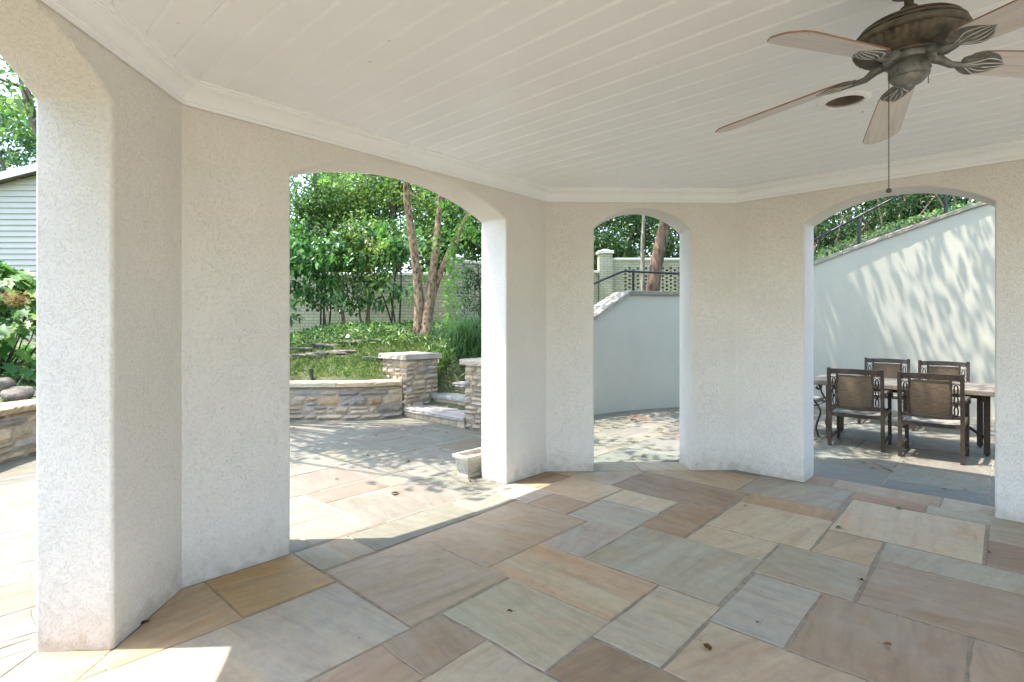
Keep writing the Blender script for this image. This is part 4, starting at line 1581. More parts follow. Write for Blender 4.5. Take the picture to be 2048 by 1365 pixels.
# leaning tree and its thin neighbour, seen through the narrow arch; their crown shades the dining patio
x0, y0 = 3.1, 12.0
cl = []
for k in range(520):
    sx, sy, z = random.uniform(2.4, 9.6), random.uniform(5.6, 10.2), random.uniform(5.0, 8.4)
    wx = sx - 2.0 / 2.9
    if wx > 5.6 and 7.0 < sy < 9.3 and random.random() < 0.42:
        continue
    cl.append((sx - z / 2.9, sy, z, random.uniform(0.3, 0.6)))
for k in range(45):
    sx, sy, z = random.uniform(0.0, 2.8), random.uniform(5.3, 8.6), random.uniform(5.2, 7.5)
    cl.append((sx - z / 2.9, sy, z, random.uniform(0.28, 0.45)))
for k in range(95):
    sx, sy, z = random.uniform(4.3, 6.35), random.uniform(7.9, 9.7), random.uniform(5.0, 7.4)
    cl.append((sx - z / 2.9, sy, z, random.uniform(.32, .5)))
for k in range(14):
    sx, sy, z = random.uniform(1.0, 2.9), random.uniform(8.0, 9.2), random.uniform(5.0, 7.0)
    cl.append((sx - (z - 1.6) / 2.9, sy, z, random.uniform(.22, .36)))
cl += crown_clumps((3.2, 11.5, 7.2), (3.6, 2.4, 1.8), 55, 0.6)
tree('leaning_tree', 'thick reddish-brown tree trunk leaning right in front of the openwork wall', None, (x0, y0, 1.3),
     [([at(1303, 640, 12), at(1306, 575, 12), at(1318, 500, 12), at(1334, 432, 12), at(1352, 350, 11.8), at(1340, 200, 11.0), at(1290, 60, 10.0)], 0.165, 0.075)], cl, 62, 'leaf_mid', 0.10, 0.062, 'redbark', 16, 0.4, 0.7)
tree('slender_tree', 'thin pale straight tree trunk left of the thick leaning trunk', None, at(1287, 640, 12.3),
     [([at(1287, 640, 12.3), at(1286, 560, 12.3), at(1285, 490, 12.3), at(1287, 430, 12.3), at(1283, 250, 12.3)], 0.055, 0.03)],
     crown_clumps((3.0, 12.6, 5.6), (1.5, 1.5, 1.2), 22, 0.5), 70, 'leaf_mid', 0.10, 0.06, 'palebark', 9)

# shade tree west of the patio (trunk behind the pier), limbs reach over the flagstones
cl = []
for (sx, sy, z, r) in [(-2.0, 6.35, 5.2, .3), (-1.5, 6.2, 5.3, .38), (-1.1, 6.6, 5.4, .4), (-0.7, 6.1, 5.6, .42), (-0.5, 6.8, 5.8, .4), (-1.6, 7.0, 5.5, .33), (-0.9, 7.3, 5.7, .36), (-0.2, 7.2, 5.9, .38),
                       (-0.3, 6.4, 5.6, .42), (-0.9, 5.8, 5.3, .34), (-0.4, 5.7, 5.5, .36), (-1.9, 6.75, 5.2, .22), (-1.3, 5.55, 5.0, .2), (0.1, 6.8, 6.0, .4), (-0.15, 5.95, 5.7, .4), (0.2, 7.7, 6.0, .35),
                       (-2.4, 5.6, 5.0, .15), (-2.2, 6.0, 5.0, .18), (-1.2, 7.0, 5.5, .38), (-0.7, 6.5, 5.6, .42), (-1.0, 6.2, 5.3, .35), (-2.35, 7.4, 5.0, .13), (-0.6, 7.7, 6.0, .35), (-0.85, 8.3, 6.0, .35), (-0.2, 8.3, 6.0, .4),
                       (-0.72, 4.85, 5.0, .12), (-0.35, 4.55, 5.0, .12)]:
    for q in range(12):
        cl.append((sx - z / 2.9 + random.gauss(0, .16), sy - 0.04 * z / 2.9 + random.gauss(0, .14), z + random.gauss(0, .2), r))
for k in range(20):
    sx, sy, z = random.uniform(-4.6, -0.8), random.uniform(8.3, 11.2), random.uniform(5.4, 6.6)
    cl.append((sx - z / 2.9, sy - .04 * z / 2.9, z, random.uniform(.2, .42)))
for k in range(60):
    cl.append((random.uniform(-9.0, -5.6), random.uniform(6.2, 11.0), random.uniform(4.9, 8.0), random.uniform(0.4, 0.7)))
tree('shade_tree', 'leafy tree at the far left with dark limbs above the neighbouring roof', None, (-6.6, 8.3, 0.7),
     [([(-6.6, 8.3, 0.4), (-6.55, 8.25, 2.0), (-6.4, 8.1, 3.6), (-6.0, 7.8, 5.0), (-5.4, 7.4, 6.2)], 0.17, 0.07),
      ([(-6.5, 8.2, 3.0), (-7.4, 8.3, 4.6), (-8.0, 8.6, 6.4)], 0.09, 0.04)], cl, 150, 'leaf_mid', 0.095, 0.055, 'bark', 40, 0.4, 0.6)

cl = crown_clumps((-5.0, -3.9, 4.3), (1.5, 4.2, 4.2), 330, .75, .2)  # added out-of-view tree; its dense crown keeps sky light off the left pier
tree('sky_block_tree', 'dense broad tree west of the open patio beside the porch', None, (-5.8, -3.4, .5), [([(-5.8, -3.4, .3), (-5.8, -3.4, 2.4), (-5.7, -3.2, 5)], .16, .06)], cl, 85, 'leaf_mid', .15, .09, 'bark', 20, .4, .5)
# trees beyond the brick wall
bgt = [(-5.6, 15.0, 5.2, 1.7, 'leaf_mid', 'rounded green tree close behind the brick wall left of the birch'), (-3.4, 15.6, 6.0, 1.9, 'leaf_yellow', 'sunlit light green tree close behind the brick wall at the birch'), (-1.2, 16.4, 5.6, 1.8, 'leaf_mid', 'rounded green tree close behind the brick wall right of the birch'),
       (-12.5, 19.5, 7.0, 2.9, 'leaf_yellow', 'broad yellow-green tree at the left behind the brick wall'), (-8.6, 16.6, 5.6, 2.4, 'leaf_mid', 'bushy mid-green tree behind the left end of the brick wall'),
       (-6.3, 18.8, 6.6, 2.6, 'leaf_blue', 'tall bluish-green tree with sky showing through, beyond the brick wall'), (-4.6, 16.2, 5.0, 1.9, 'leaf_yellow', 'light yellow-green tree just over the brick wall behind the shrubs'),
       (-2.7, 18.0, 6.2, 2.3, 'leaf_mid', 'green tree directly behind the birch trunks'), (-0.9, 20.2, 7.0, 2.7, 'leaf_yellow', 'backlit yellow-green tree right of the birch'),
       (1.9, 21.5, 6.6, 2.8, 'leaf_mid', 'green tree filling the left of the narrow arch'), (4.6, 20.6, 6.0, 2.5, 'leaf_dark', 'dark green tree behind the leaning trunk'),
       (7.6, 20.0, 6.4, 2.6, 'leaf_dark', 'deep green tree beyond the hedge, left part of the right arch'), (11.5, 20.5, 7.2, 3.0, 'leaf_dark', 'deep green tree beyond the hedge, right part of the right arch'),
       (2.6, 25.5, 6.5, 3.6, 'leaf_dark', 'far dark tree closing the view through the narrow arch'), (9.0, 25.5, 7.5, 4.2, 'leaf_dark', 'far dark tree closing the view above the handrail, left one'), (16.0, 25.5, 8.5, 4.2, 'leaf_dark', 'far dark tree closing the view above the handrail, right one'),
       (-17.0, 30.0, 7.5, 4.2, 'leaf_mid', 'far green tree at the left edge behind the brick wall'), (-8.0, 28.0, 8.0, 4.0, 'leaf_mid', 'tall far tree closing the view over the shrubs')]
for i, (x, y, zc, r, lf_, lab) in enumerate(bgt):
    cl = crown_clumps((x, y, zc - 0.6), (r, r * 0.85, r * 0.95), 54 if x < 1 else 95, 0.62)
    cl += crown_clumps((x, y - 0.6, 3.3), (r * 0.85, 0.9, 1.1), 14, 0.55)
    far = y > 24
    tree('garden_tree', lab, 'trees beyond the brick wall', (x, y, 1.2), [([(x, y, 0.8), (x + .1, y, 2.6), (x - .1, y + .1, 4.4), (x + .15, y, zc), (x, y, zc + 1)], 0.16, 0.05)],
         cl, 165 if not far else (80 if x < 0 else 120), lf_, 0.088 if not far else 0.16, 0.056 if not far else 0.1, 'bark', 22, 0.35, 0.55)
for (x, y, zc, r, lab) in ((7.5, 14.6, 4.3, 1.9, 'dense dark evergreen tree behind the handrail, left of two'), (10.8, 14.4, 5.0, 2.2, 'dense dark evergreen tree behind the handrail, right of two')):
    cl = crown_clumps((x, y, zc), (r, 1.1, 2.6), 95, .5, .4)
    tree('evergreen_tree', lab, 'evergreen trees behind the handrail', (x, y, 1.2), [([(x, y, 1.0), (x + .1, y, 3.0), (x, y, zc + 1.5)], .1, .04)], cl, 250, 'leaf_dark', .12, .06, 'bark', 24, .4, .5)
for (x, y, w, lab) in ((3.2, 17.6, 1.6, 'low dark hedge clump behind the openwork wall, left one'), (5.9, 17.7, 1.7, 'low dark hedge clump behind the openwork wall, right one'), (-4.6, 14.9, 1.4, 'leafy hedge clump behind the brick wall left of the birch'), (-1.9, 14.8, 1.3, 'leafy hedge clump behind the brick wall at the birch'), (-.4, 16.2, 1.3, 'leafy hedge clump behind the brick wall right of the birch')):
    zt = 2.4 if x > 1 else 3.0
    cl = crown_clumps((x, y, zt), (w, .6, 1.5), 44, .45, .2)
    tree('hedge_bush', lab, 'hedge clumps behind the brick wall', (x, y, 1.2), [([(x + q, y, 1.0), (x + q * 1.2, y, 2.2), (x + q * 1.3, y, 3.0)], .03, .012) for q in (-.6, 0, .6)], cl, 130, 'leaf_dark' if x > 1 else 'leaf_mid', .12, .065, 'stem', 12, .4, .5, cat='shrub')
# trees behind the neighbour's house
for (x, y, zc, r, lab) in ((-20.5, 23.5, 9.5, 3.8, 'tall airy green tree above the neighbouring roof, nearer the porch'), (-26.5, 27.0, 9.5, 4.5, 'tall airy green tree above the neighbouring roof, farther left')):
    cl = crown_clumps((x, y, zc), (r, r, r * 1.05), 90, 0.72, 0.35)
    tree('neighbour_tree', lab, 'trees behind the neighbouring house', (x, y, 0.6), [([(x, y, 0.2), (x + .2, y, 3.5), (x + .5, y, 6.5), (x + .2, y, zc), (x, y, zc + 2)], 0.2, 0.06),
         ([(x + .3, y, 5.5), (x - 1, y - .5, 7.5), (x - 1.8, y - .6, zc + 1)], 0.12, 0.04)], cl, 62, 'leaf_blue', 0.17, 0.10, 'bark', 34, 0.4, 0.5)

# shrubs before the brick wall: thin stems, big drooping leaves
shr = [(560, 672, 11.4, 'stem', 'leaf_big', 'large-leaved shrub with dark stems at the left edge of the wide arch'), (650, 668, 11.6, 'stem', 'leaf_big', 'large-leaved shrub with three thin dark stems before the brick wall'),
       (697, 664, 11.9, 'tanstem', 'leaf_mid', 'shrub with a single tan stem before the brick wall'), (735, 662, 11.9, 'tanstem', 'leaf_yellow', 'shrub with forked tan stems and small light leaves'),
       (792, 660, 12.0, 'stem', 'leaf_big', 'shrub with dark forked stems close left of the birch')]
for i, (px, py, Y, bk, lf_, lab) in enumerate(shr):
    x, y, _ = at(px, py, Y)
    z = gz(x, y)
    stems = []
    for k in range(4 if i != 2 else 2):
        a = random.uniform(0, 2 * PI)
        sp = random.uniform(0.25, 0.75)
        h = random.uniform(1.3, 2.2)
        stems.append(([(x + 0.05 * k - .1, y + 0.03 * k, z - 0.1), (x + 0.06 * k - .1 + sp * .35 * math.cos(a), y + sp * .2 * math.sin(a), z + h * .5), (x + sp * math.cos(a), y + sp * .5 * math.sin(a), z + h)], 0.022 if bk == 'stem' else 0.026, 0.012))
    cl = crown_clumps((x, y - 0.05, z + 1.75), (0.95, 0.7, 0.85), 34, 0.33, 0.3)
    cl += [(x + random.uniform(-.6, .6), y - .3 + random.uniform(-.3, .3), z + random.uniform(0.5, 1.25), 0.25) for k in range(14)]
    tree('large_leaf_shrub' if lf_ == 'leaf_big' else 'understory_shrub', lab, 'shrubs along the brick wall', (x, y, z), stems, cl, 90 if lf_ == 'leaf_big' else 190, lf_,
         0.135 if lf_ == 'leaf_big' else 0.075, 0.066 if lf_ == 'leaf_big' else 0.042, bk, 16, 0.9, 0.65, cat='shrub')
# dark fine shrubs
for (x, y, h, r, lf_, L, lab, per) in ((-0.75, 11.9, 1.75, .62, 'leaf_dark', .06, 'dark fine-leaved shrub against the brick wall right of the birch', 230), (0.35, 11.6, 1.7, .6, 'leaf_dark', .06, 'dark fine-leaved shrub hidden behind the wide arch pier', 200)):
    z = gz(x, y)
    tree('evergreen_shrub', lab, 'dark evergreen shrubs', (x, y, z), [([(x, y, z - .1), (x + .05, y, z + .5), (x, y, z + h * .8)], .03, .012)], crown_clumps((x, y, z + h * .62), (r, r, h * .45), 24, .26), per, lf_, L, L * .5, 'stem', 16, .3, .5, cat='shrub')
for (x, y, zc, lab) in ((3.3, 18.4, 3.9, 'glossy dark evergreen over the openwork wall left of the leaning trunk'), (5.2, 18.2, 4.1, 'glossy dark evergreen over the openwork wall right of the leaning trunk')):
    tree('evergreen_shrub', lab, 'dark evergreen shrubs', (x, y, 1.2), [([(x, y, 1.0), (x, y, 2.4), (x + .1, y, zc)], .06, .03)], crown_clumps((x, y, zc), (1.2, .9, 1.0), 34, .42), 120, 'leaf_dark', .13, .06, 'stem', 16, .4, .5, cat='shrub')
for (x, y, zc, r, lab) in ((6.9, 11.7, 3.35, 1.05, 'dark yew bush behind the handrail, leftmost in the right arch'), (8.2, 11.6, 3.9, 1.15, 'dark yew bush behind the middle of the handrail'), (9.6, 11.4, 4.4, 1.25, 'dark yew bush behind the top of the handrail'), (6.3, 10.9, 2.6, .5, 'low bright-leaved bush at the foot of the handrail')):
    z = gz(x, y)
    low = r < .6
    cl = crown_clumps((x, y, zc), (r, r * .8, (zc - z) * .75), 46 if not low else 14, .3)
    tree('yew_bush', lab, 'bushes behind the handrail', (x, y, z), [([(x + .12 * k - .2, y + .05 * k, z - .1), (x + (.3 * k - .5), y, z + (zc - z) * .6), (x + (.6 * k - .9) * r, y, zc + .4)], .035, .012) for k in range(4)], cl, 210, 'leaf_dark' if not low else 'leaf_yellow', .075, .026 if not low else .035, 'tanstem', 24, .2, .35, cat='shrub')

# oak-leaf hydrangea by the low wall, far left
hx, hy = -7.3, 7.6
hz = gz(hx, hy)
hyd = thing('hydrangea_shrub', (hx, hy, hz), 'broad lobed-leaf hydrangea with a dried brown bloom behind the low wall', 'shrub')
mb = MB()
pp, dd_ = [], []
for k in range(16):
    a, s = random.uniform(0, 2 * PI), random.uniform(.2, 1.0)
    e = (hx + s * math.cos(a), hy + s * math.sin(a), hz + random.uniform(.7, 1.45) * (1.1 - .35 * s))
    limb(mb, (hx + .1 * math.cos(a), hy + .1 * math.sin(a), hz - .05), e, .014, .006, 6, .1)
for k in range(1050):
    a, el = random.uniform(0, 2 * PI), random.uniform(-.1, 1.0) ** 1
    r = random.uniform(.75, 1.05)
    n = Vector((math.cos(a) * math.cos(el * 1.5), math.sin(a) * math.cos(el * 1.5), math.sin(el * 1.5)))
    pp.append((hx + n.x * 1.15 * r, hy + n.y * 1.1 * r, hz + .12 + n.z * 1.4 * r))
    dd_.append((n.x, n.y, n.z * .2 - .25))
mb.build('stems', 'stem', hyd, 60)
leaf_cloud('foliage', 'leaf_hydr', hyd, np.array(pp), .19, .19, .35, .75, .12, dirs=np.array(dd_), lobed=True)
bp = np.array([at(30, 597, 6.75)]) + RNG.normal(size=(260, 3)) * np.array([.075, .05, .05])
leaf_cloud('bloom', 'flower', hyd, bp, .03, .025, 0, .3, .1)

# ground cover and lawn
def scatter(n, xr, yr, ok):
    out = []
    while len(out) < n:
        x = RNG.uniform(*xr, 4000)
        y = RNG.uniform(*yr, 4000)
        k = ok(x, y)
        x, y = x[k], y[k]
        z = ground_z(x, y)
        out += list(zip(x, y, z))
    return np.array(out[:n])


def vv_(x, y):
    return x * V[0] + y * V[1]


okl = lambda x, y: (sdist(x, y, PATIO) > .36) & (vv_(x, y) < -6.72)
p = scatter(17000, (-5.5, 0.3), (7.9, 10.6), lambda x, y: okl(x, y) & (sdist(x, y, PATIO) < 1.9 + .3 * np.sin(x * 2)) & (x < -1.2 + .3 * np.sin(y * 3)) & (np.sin(x * 3.1 + 1) * np.sin(y * 4.3) > -.82))
tag(leaf_cloud('lawn_grass', 'grass', None, p, .095, .009, -1.0, .3, .1), kind='stuff')
p = scatter(24000, (-7.5, 2.0), (8.2, 13.4), lambda x, y: okl(x, y) & ((sdist(x, y, PATIO) > 1.55) | (x > -1.5)))
p[:, 2] += RNG.uniform(0, .09, len(p))
tag(leaf_cloud('ground_cover', 'cover', None, p, .13, .026, -.25, .5, .2), kind='stuff')
p = scatter(5200, (-9.5, -5.4), (4.2, 9.5), lambda x, y: (sdist(x, y, PATIO) > .38))
tag(leaf_cloud('border_grass', 'cover', None, p, .12, .014, -.8, .4, .2), kind='stuff')
p = scatter(5000, (1.0, 10), (8.6, 12.5), lambda x, y: (sdist(x, y, PATIO) > .7) & (vv_(x, y) > -5.2))
tag(leaf_cloud('terrace_cover', 'cover', None, p, .12, .03, -.2, .5, .2), kind='stuff')

# fountain grass clump
ox, oy, oz = ground_hit(940, 700, 8.5)
og = thing('ornamental_grass', (ox, oy, oz), 'arching green fountain grass clump right of the birch', 'ornamental grass')
vs, k = [], 0
NB = 1500
for i in range(NB):
    a, rr, h = random.uniform(0, 2 * PI), random.uniform(.2, 1.05), random.uniform(.3, .66)
    r = rr * .68
    w = random.uniform(.0028, .0048)
    bx_, by_ = random.gauss(0, .15), random.gauss(0, .12)
    bz_ = gz(ox + bx_, oy + by_) - .03
    sx, sy = -math.sin(a) * w, math.cos(a) * w
    row = []
    for t in (0, .3, .6, .85, 1):
        x = ox + bx_ + math.cos(a) * r * t ** 1.3
        y = oy + by_ + math.sin(a) * r * t ** 1.3
        z = bz_ + h * math.sin((PI * .5 + 1.25 * r) * t)
        f = 1 - .8 * t
        row.append(((x - sx * f, y - sy * f, z), (x + sx * f, y + sy * f, z)))
    vs += [q[0] for q in row] + [q[1] for q in row]
fs = [(j, j + 1, 5 + j + 1, 5 + j) for j in range(4)]
mesh_np('blades', 'ograss', og, np.array(vs), fs, NB, 10, RNG.uniform(0, 1, NB))


# rocks
def rock(name, loc, size, m, label, cat, group=None, seed=0, rz=0, flat=.75):
    rr = random.Random(seed)
    bm = bmesh.new()
    bmesh.ops.create_icosphere(bm, subdivisions=3, radius=1)
    ph = [rr.uniform(0, 6) for _ in range(6)]
    for v in bm.verts:
        c = v.co
        k = 1 + .16 * math.sin(2.3 * c.x + ph[0]) * math.cos(2.1 * c.y + ph[1]) + .10 * math.sin(4.7 * c.z + ph[2] + 3 * c.x) + .06 * math.sin(8 * c.y + ph[3]) + rr.uniform(-.025, .025)
        v.co = Vector((math.copysign(abs(c.x) ** flat, c.x), math.copysign(abs(c.y) ** flat, c.y), math.copysign(abs(c.z) ** (flat * .9), c.z))) * k
        v.co = Vector((v.co.x * size[0], v.co.y * size[1], v.co.z * size[2]))
    me = bpy.data.meshes.new(name)
    bm.to_mesh(me)
    bm.free()
    me.materials.append(M[m])
    me.polygons.foreach_set('use_smooth', [True] * len(me.polygons))
    me.set_sharp_from_angle(angle=R(38))
    o = bpy.data.objects.new(name, me)
    C.objects.link(o)
    o.location = loc
    o.rotation_euler = (rr.uniform(-.06, .06), rr.uniform(-.06, .06), rz)
    return tag(o, label, cat, group)


for i, (px, py, w, h, lab) in enumerate([(598, 704, 52, 9, 'mossy flat rock at the left end of the upper lawn edging'), (652, 699, 62, 11, 'long mossy flat rock, second from the left in the upper lawn edging'),
                                          (706, 691, 52, 11, 'dark flat rock in the upper lawn edging below the white spotlight'), (749, 686, 42, 9, 'dark flat rock at the right end of the upper lawn edging'),
                                          (592, 717, 34, 9, 'pale rock at the left end of the lower lawn edging'), (617, 717, 18, 13, 'upright pale rock standing in the lower lawn edging'),
                                          (636, 718, 26, 13, 'blocky brown rock in the lower lawn edging'), (674, 709, 60, 8, 'long pale flat rock in the lower lawn edging'),
                                          (745, 722, 44, 7, 'flat grey rock half buried in the lawn left of the stone pillar')]):
    x, y, z = ground_hit(px, py, 8.0)
    k = y / 1075
    rock('edging_rock', (x, y + .1, z + h * k * .35), (w * k * .52, .14, h * k * .62), 'rock' if 'pale' in lab else 'darkrock', lab, 'rock', 'rocks edging the lawn', 40 + i, random.uniform(-.1, .25))
rock('boulder', (-6.05, 6.38, gz(-6.05, 6.38) + .10), (.10, .10, .10), 'rock', 'rounded grey boulder behind the low wall, left one', 'rock', 'boulders behind the low wall', 61, .4, .9)
rock('boulder', (-5.72, 6.2, gz(-5.72, 6.2) + .06), (.17, .14, .11), 'rock', 'broad grey boulder behind the low wall beside the pier', 'rock', 'boulders behind the low wall', 62, -.5, .9)

x, y, z = ground_hit(625, 758, 8.0)
pl = thing('path_light', (x, y, z), 'short black garden light stub tilted in the lawn', 'garden light')
mb = MB()
mb.tube([(x, y, z - .05), (x - .015, y, z + .08)], .022, 12)
mb.build('stake', 'black', pl, 40)
mb = MB()
mb.tube([(x - .015, y, z + .08), (x - .02, y, z + .105), (x - .028, y, z + .15)], [.032, .034, .03], 14)
mb.build('lamp_head', 'black', pl, 40)
x, y, z = ground_hit(698, 684, 8.5)
sp = thing('spotlight', (x, y, z), 'small white garden spotlight standing on the rock edging', 'garden light')
mb = MB()
mb.tube([(x, y, z - .02), (x, y, z + .05)], .012, 8)
mb.build('stake', 'whitepl', sp, 40)
mb = MB()
mb.tube([(x + .01, y + .02, z + .045), (x + .005, y, z + .06), (x - .01, y - .05, z + .1), (x - .012, y - .055, z + .102)], [.018, .03, .036, .03], 14)
mb.build('lamp_head', 'whitepl', sp, 40)

# ------------------------------------------------------------------ planter
pu, pv = xy2(-0.40, 4.86)
pt = thing('planter', (*uv2(pu + .22, pv - .09), 0), 'small cast concrete trough planter with raised relief beside the porch opening', 'planter')
mb = MB()


def trough(e0, z0, e1, z1):
    L_, W_ = .44, .17
    c = (pu + .22, pv - .085)
    lo = [uv2(c[0] + a * (L_ / 2 + e0), c[1] + b * (W_ / 2 + e0)) for a, b in ((-1, -1), (1, -1), (1, 1), (-1, 1))]
    hi = [uv2(c[0] + a * (L_ / 2 + e1), c[1] + b * (W_ / 2 + e1)) for a, b in ((-1, -1), (1, -1), (1, 1), (-1, 1))]
    vs = [(x, y, z0) for x, y in lo] + [(x, y, z1) for x, y in hi]
    return vs, [(i, (i + 1) % 4, 4 + (i + 1) % 4, 4 + i) for i in range(4)]


for a in ((-.012, .0, -.012, .022), (-.012, .022, -.024, .03), (-.024, .03, .004, .165), (.004, .165, .02, .172), (.02, .172, .022, .2), (.022, .2, -.012, .201), (-.012, .201, -.018, .172)):
    mb.add(*trough(*a))
vs, fs = trough(-.012, .001, -.5, .001)
for (uu0, vv0, du, dv, L_) in ((pu, pv - .17, 0, 1, .17), (pu, pv, 1, 0, .44)):
    k = 0
    while k * .05 < L_ - .04:                     # relief garland: overlapping scrolls along the face
        s = .03 + k * .05
        nu_, nv_ = (-1, 0) if du == 0 else (0, 1)
        for (r, zc, a0) in ((.026, .095, 0), (.018, .06, 2), (.014, .13, 4)):
            pts = []
            for j in range(15):
                a = a0 + j * .42
                q = r * (1 - j / 19)
                e = .024 - .028 * (zc - .03) / .135 - .001
                ss, zz = s + q * math.cos(a), zc + q * math.sin(a)
                pts.append((*uv2(uu0 + du * ss + nu_ * -e, vv0 + dv * ss + nv_ * -e), zz))
            mb.tube(pts, .0055, 5)
        k += 1
mb.build('pot', 'planter', pt, 30)
mb = MB()
vs, fs = trough(-.016, .172, -.0161, .1721)
mb.add(vs[:4], [(0, 1, 2, 3)])
mb.build('potting_soil', 'potsoil', pt)

# ------------------------------------------------------------------ dining set
def make_chair():
    t = thing('patio_chair', (0, 0, 0), 'x', 'chair', 'sling chairs around the dining table')
    W, HB = .545, .905
    hw = W / 2 - .0175
    rec = .05                                                       # back leans a little
    yb = lambda z: -rec * max(0, (z - .4)) / .5
    for sgn in (-1, 1):
        m = MB()
        m.bar((sgn * hw, .0, 0.0), (sgn * hw, 0, .42), .035, .038)
        m.bar((sgn * hw, 0, .419), (sgn * hw, yb(HB), HB), .035, .038)
        m.build('back_leg', 'chair', t, None, (.003, 2))
        m = MB()
        m.bar((sgn * (hw + .005), .50, 0), (sgn * (hw + .005), .475, .60), .034, .038)
        m.build('front_leg', 'chair', t, None, (.003, 2))
        m = MB()
        pts = [(sgn * hw, -.005, .625), (sgn * (hw + .012), .12, .645), (sgn * (hw + .018), .3, .642), (sgn * (hw + .012), .45, .615), (sgn * (hw + .008), .515, .585), (sgn * (hw + .008), .525, .56)]
        for a, b in zip(pts, pts[1:]):
            m.bar(a, b, .03, .05, up=(1, 0, 0))
        m.build('arm', 'chair', t, None, (.004, 2))
        m = MB()
        m.bar((sgn * hw, .02, .085), (sgn * (hw + .005), .49, .11), .018, .03)
        m.build('stretcher', 'chair', t)
        # openwork strip: linked ovals with small diamonds between
        m = MB()
        xc = sgn * (hw - .0175 - .031)
        zs = (.527, .635, .743)
        f = lambda x, z: (x, yb(z) + .004, z)
        for zc in zs:
            for xo in (-.011, .011):
                m.tube([f(xc + xo * 0 + .018 * math.cos(a) * (1 if xo > 0 else 1) , zc + .052 * math.sin(a)) for a in [2 * PI * k / 18 for k in range(19)]] if xo > 0 else
                       [f(xc + .012 * math.cos(a), zc + .052 * math.sin(a)) for a in [2 * PI * k / 18 for k in range(19)]], .0042, 5)
        for zc in (.581, .689):
            for q in ((.03, 0), (0, .012), (-.03, 0), (0, -.012)):
                pass
            m.tube([f(xc - .031, zc), f(xc - .014, zc), f(xc, zc + .016), f(xc + .014, zc), f(xc + .031, zc)], .0048, 5)
            m.tube([f(xc - .014, zc), f(xc, zc - .016), f(xc + .014, zc)], .0048, 5)
        m.tube([f(xc - .031, .79), f(xc - .016, .806), f(xc, .79), f(xc + .016, .806), f(xc + .031, .79)], .0048, 5)
        m.tube([f(xc - .031, .475), f(xc - .016, .466), f(xc, .477), f(xc + .016, .466), f(xc + .031, .475)], .0048, 5)
        m.build('ornament', 'chair', t, 60)
    xs = hw - .0175 - .072
    NR = 10                                                         # gently bowed top and bottom rails
    for zlo, zhi, nm in ((.835, .893, 'top_rail'), (.447, .474, 'bottom_rail')):
        m = MB()
        vs = []
        for k in range(NR + 1):
            x = -hw + .017 + (2 * hw - .034) * k / NR
            bow = -.030 * (1 - (2 * k / NR - 1) ** 2)
            for z in (zlo, zhi):
                for e in (-.011, .011):
                    dz = (.006 * (1 - (2 * k / NR - 1) ** 2)) if nm == 'top_rail' else (-.012 * (1 - (2 * k / NR - 1) ** 2))
                    vs.append((x, yb(z) + bow + e, z + dz))
        m.add(vs, [f for k in range(NR) for f in ((k * 4, k * 4 + 4, k * 4 + 6, k * 4 + 2), (k * 4 + 1, k * 4 + 3, k * 4 + 7, k * 4 + 5), (k * 4 + 2, k * 4 + 6, k * 4 + 7, k * 4 + 3), (k * 4, k * 4 + 1, k * 4 + 5, k * 4 + 4))])
        m.build(nm, 'chair', t, 40)
    bowx = lambda x: -.030 * (1 - (x / hw) ** 2)
    for sgn in (-1, 1):
        m = MB()
        q = xs + .003
        m.bar((sgn * q, yb(.46) + bowx(q), .46), (sgn * q, yb(.84) + bowx(q), .84), .022, .02)
        m.build('sling_rail', 'chair', t)
    m = MB()
    vs, uv, NX, NZ = [], [], 14, 14
    for j in range(NZ + 1):
        for i in range(NX + 1):
            x = -xs + 2 * xs * i / NX
            z = .478 + (.828 - .478) * j / NZ
            vs.append((x, yb(z) + bowx(x) - .012 * (1 - (2 * j / NZ - 1) ** 2), z - .01 * (1 - (x / xs) ** 2) * (1 - j / NZ)))
            uv.append((x, z))
    m.add(vs, [(j * (NX + 1) + i, j * (NX + 1) + i + 1, (j + 1) * (NX + 1) + i + 1, (j + 1) * (NX + 1) + i) for j in range(NZ) for i in range(NX)], uv=uv)
    m.build('back_sling', 'sling', t, 60)
    m = MB()
    vs = []
    for j in range(13):
        for i in range(13):
            x, y = -hw + .018 + (2 * hw - .036) * i / 12, .012 + .485 * j / 12
            dip = -.028 * (1 - (2 * i / 12 - 1) ** 2) * math.sin(PI * j / 12) ** .5
            roll = -.03 * max(0, (j - 10) / 2) ** 2
            vs.append((x, y, .385 + .048 * j / 12 + dip + roll))
    m.add(vs, [(j * 13 + i, j * 13 + i + 1, (j + 1) * 13 + i + 1, (j + 1) * 13 + i) for j in range(12) for i in range(12)])
    m.build('seat', 'seat', t, 60)
    m = MB()
    m.bar((-hw + .016, 0, .365), (hw - .016, 0, .365), .022, .04)
    m.bar((-hw + .016, .485, .40), (hw - .016, .485, .40), .022, .04)
    for sgn in (-1, 1):
        m.bar((sgn * hw, .02, .37), (sgn * (hw + .003), .475, .415), .026, .04)
    m.build('seat_frame', 'chair', t)
    return t


proto = make_chair()
near, farr = -A0, PI - A0
spots = [((3.872, 6.06), near + .01, 'brown sling chair with its back to the porch, left one, sunlight on the seat'), ((4.300, 5.525), near - .02, 'brown sling chair with its back to the porch, right one, seat in shade'),
         ((5.42, 7.78), farr + .02, 'brown sling chair across the table facing the porch, left one'), ((5.79, 7.22), farr - .02, 'brown sling chair across the table facing the porch, right one')]
for i, (p, rz, lab) in enumerate(spots):
    c = proto if i == 0 else copy_tree(proto)
    c.location = (p[0], p[1], 0.0)
    c.rotation_euler = (0, 0, rz)
    c['label'] = lab

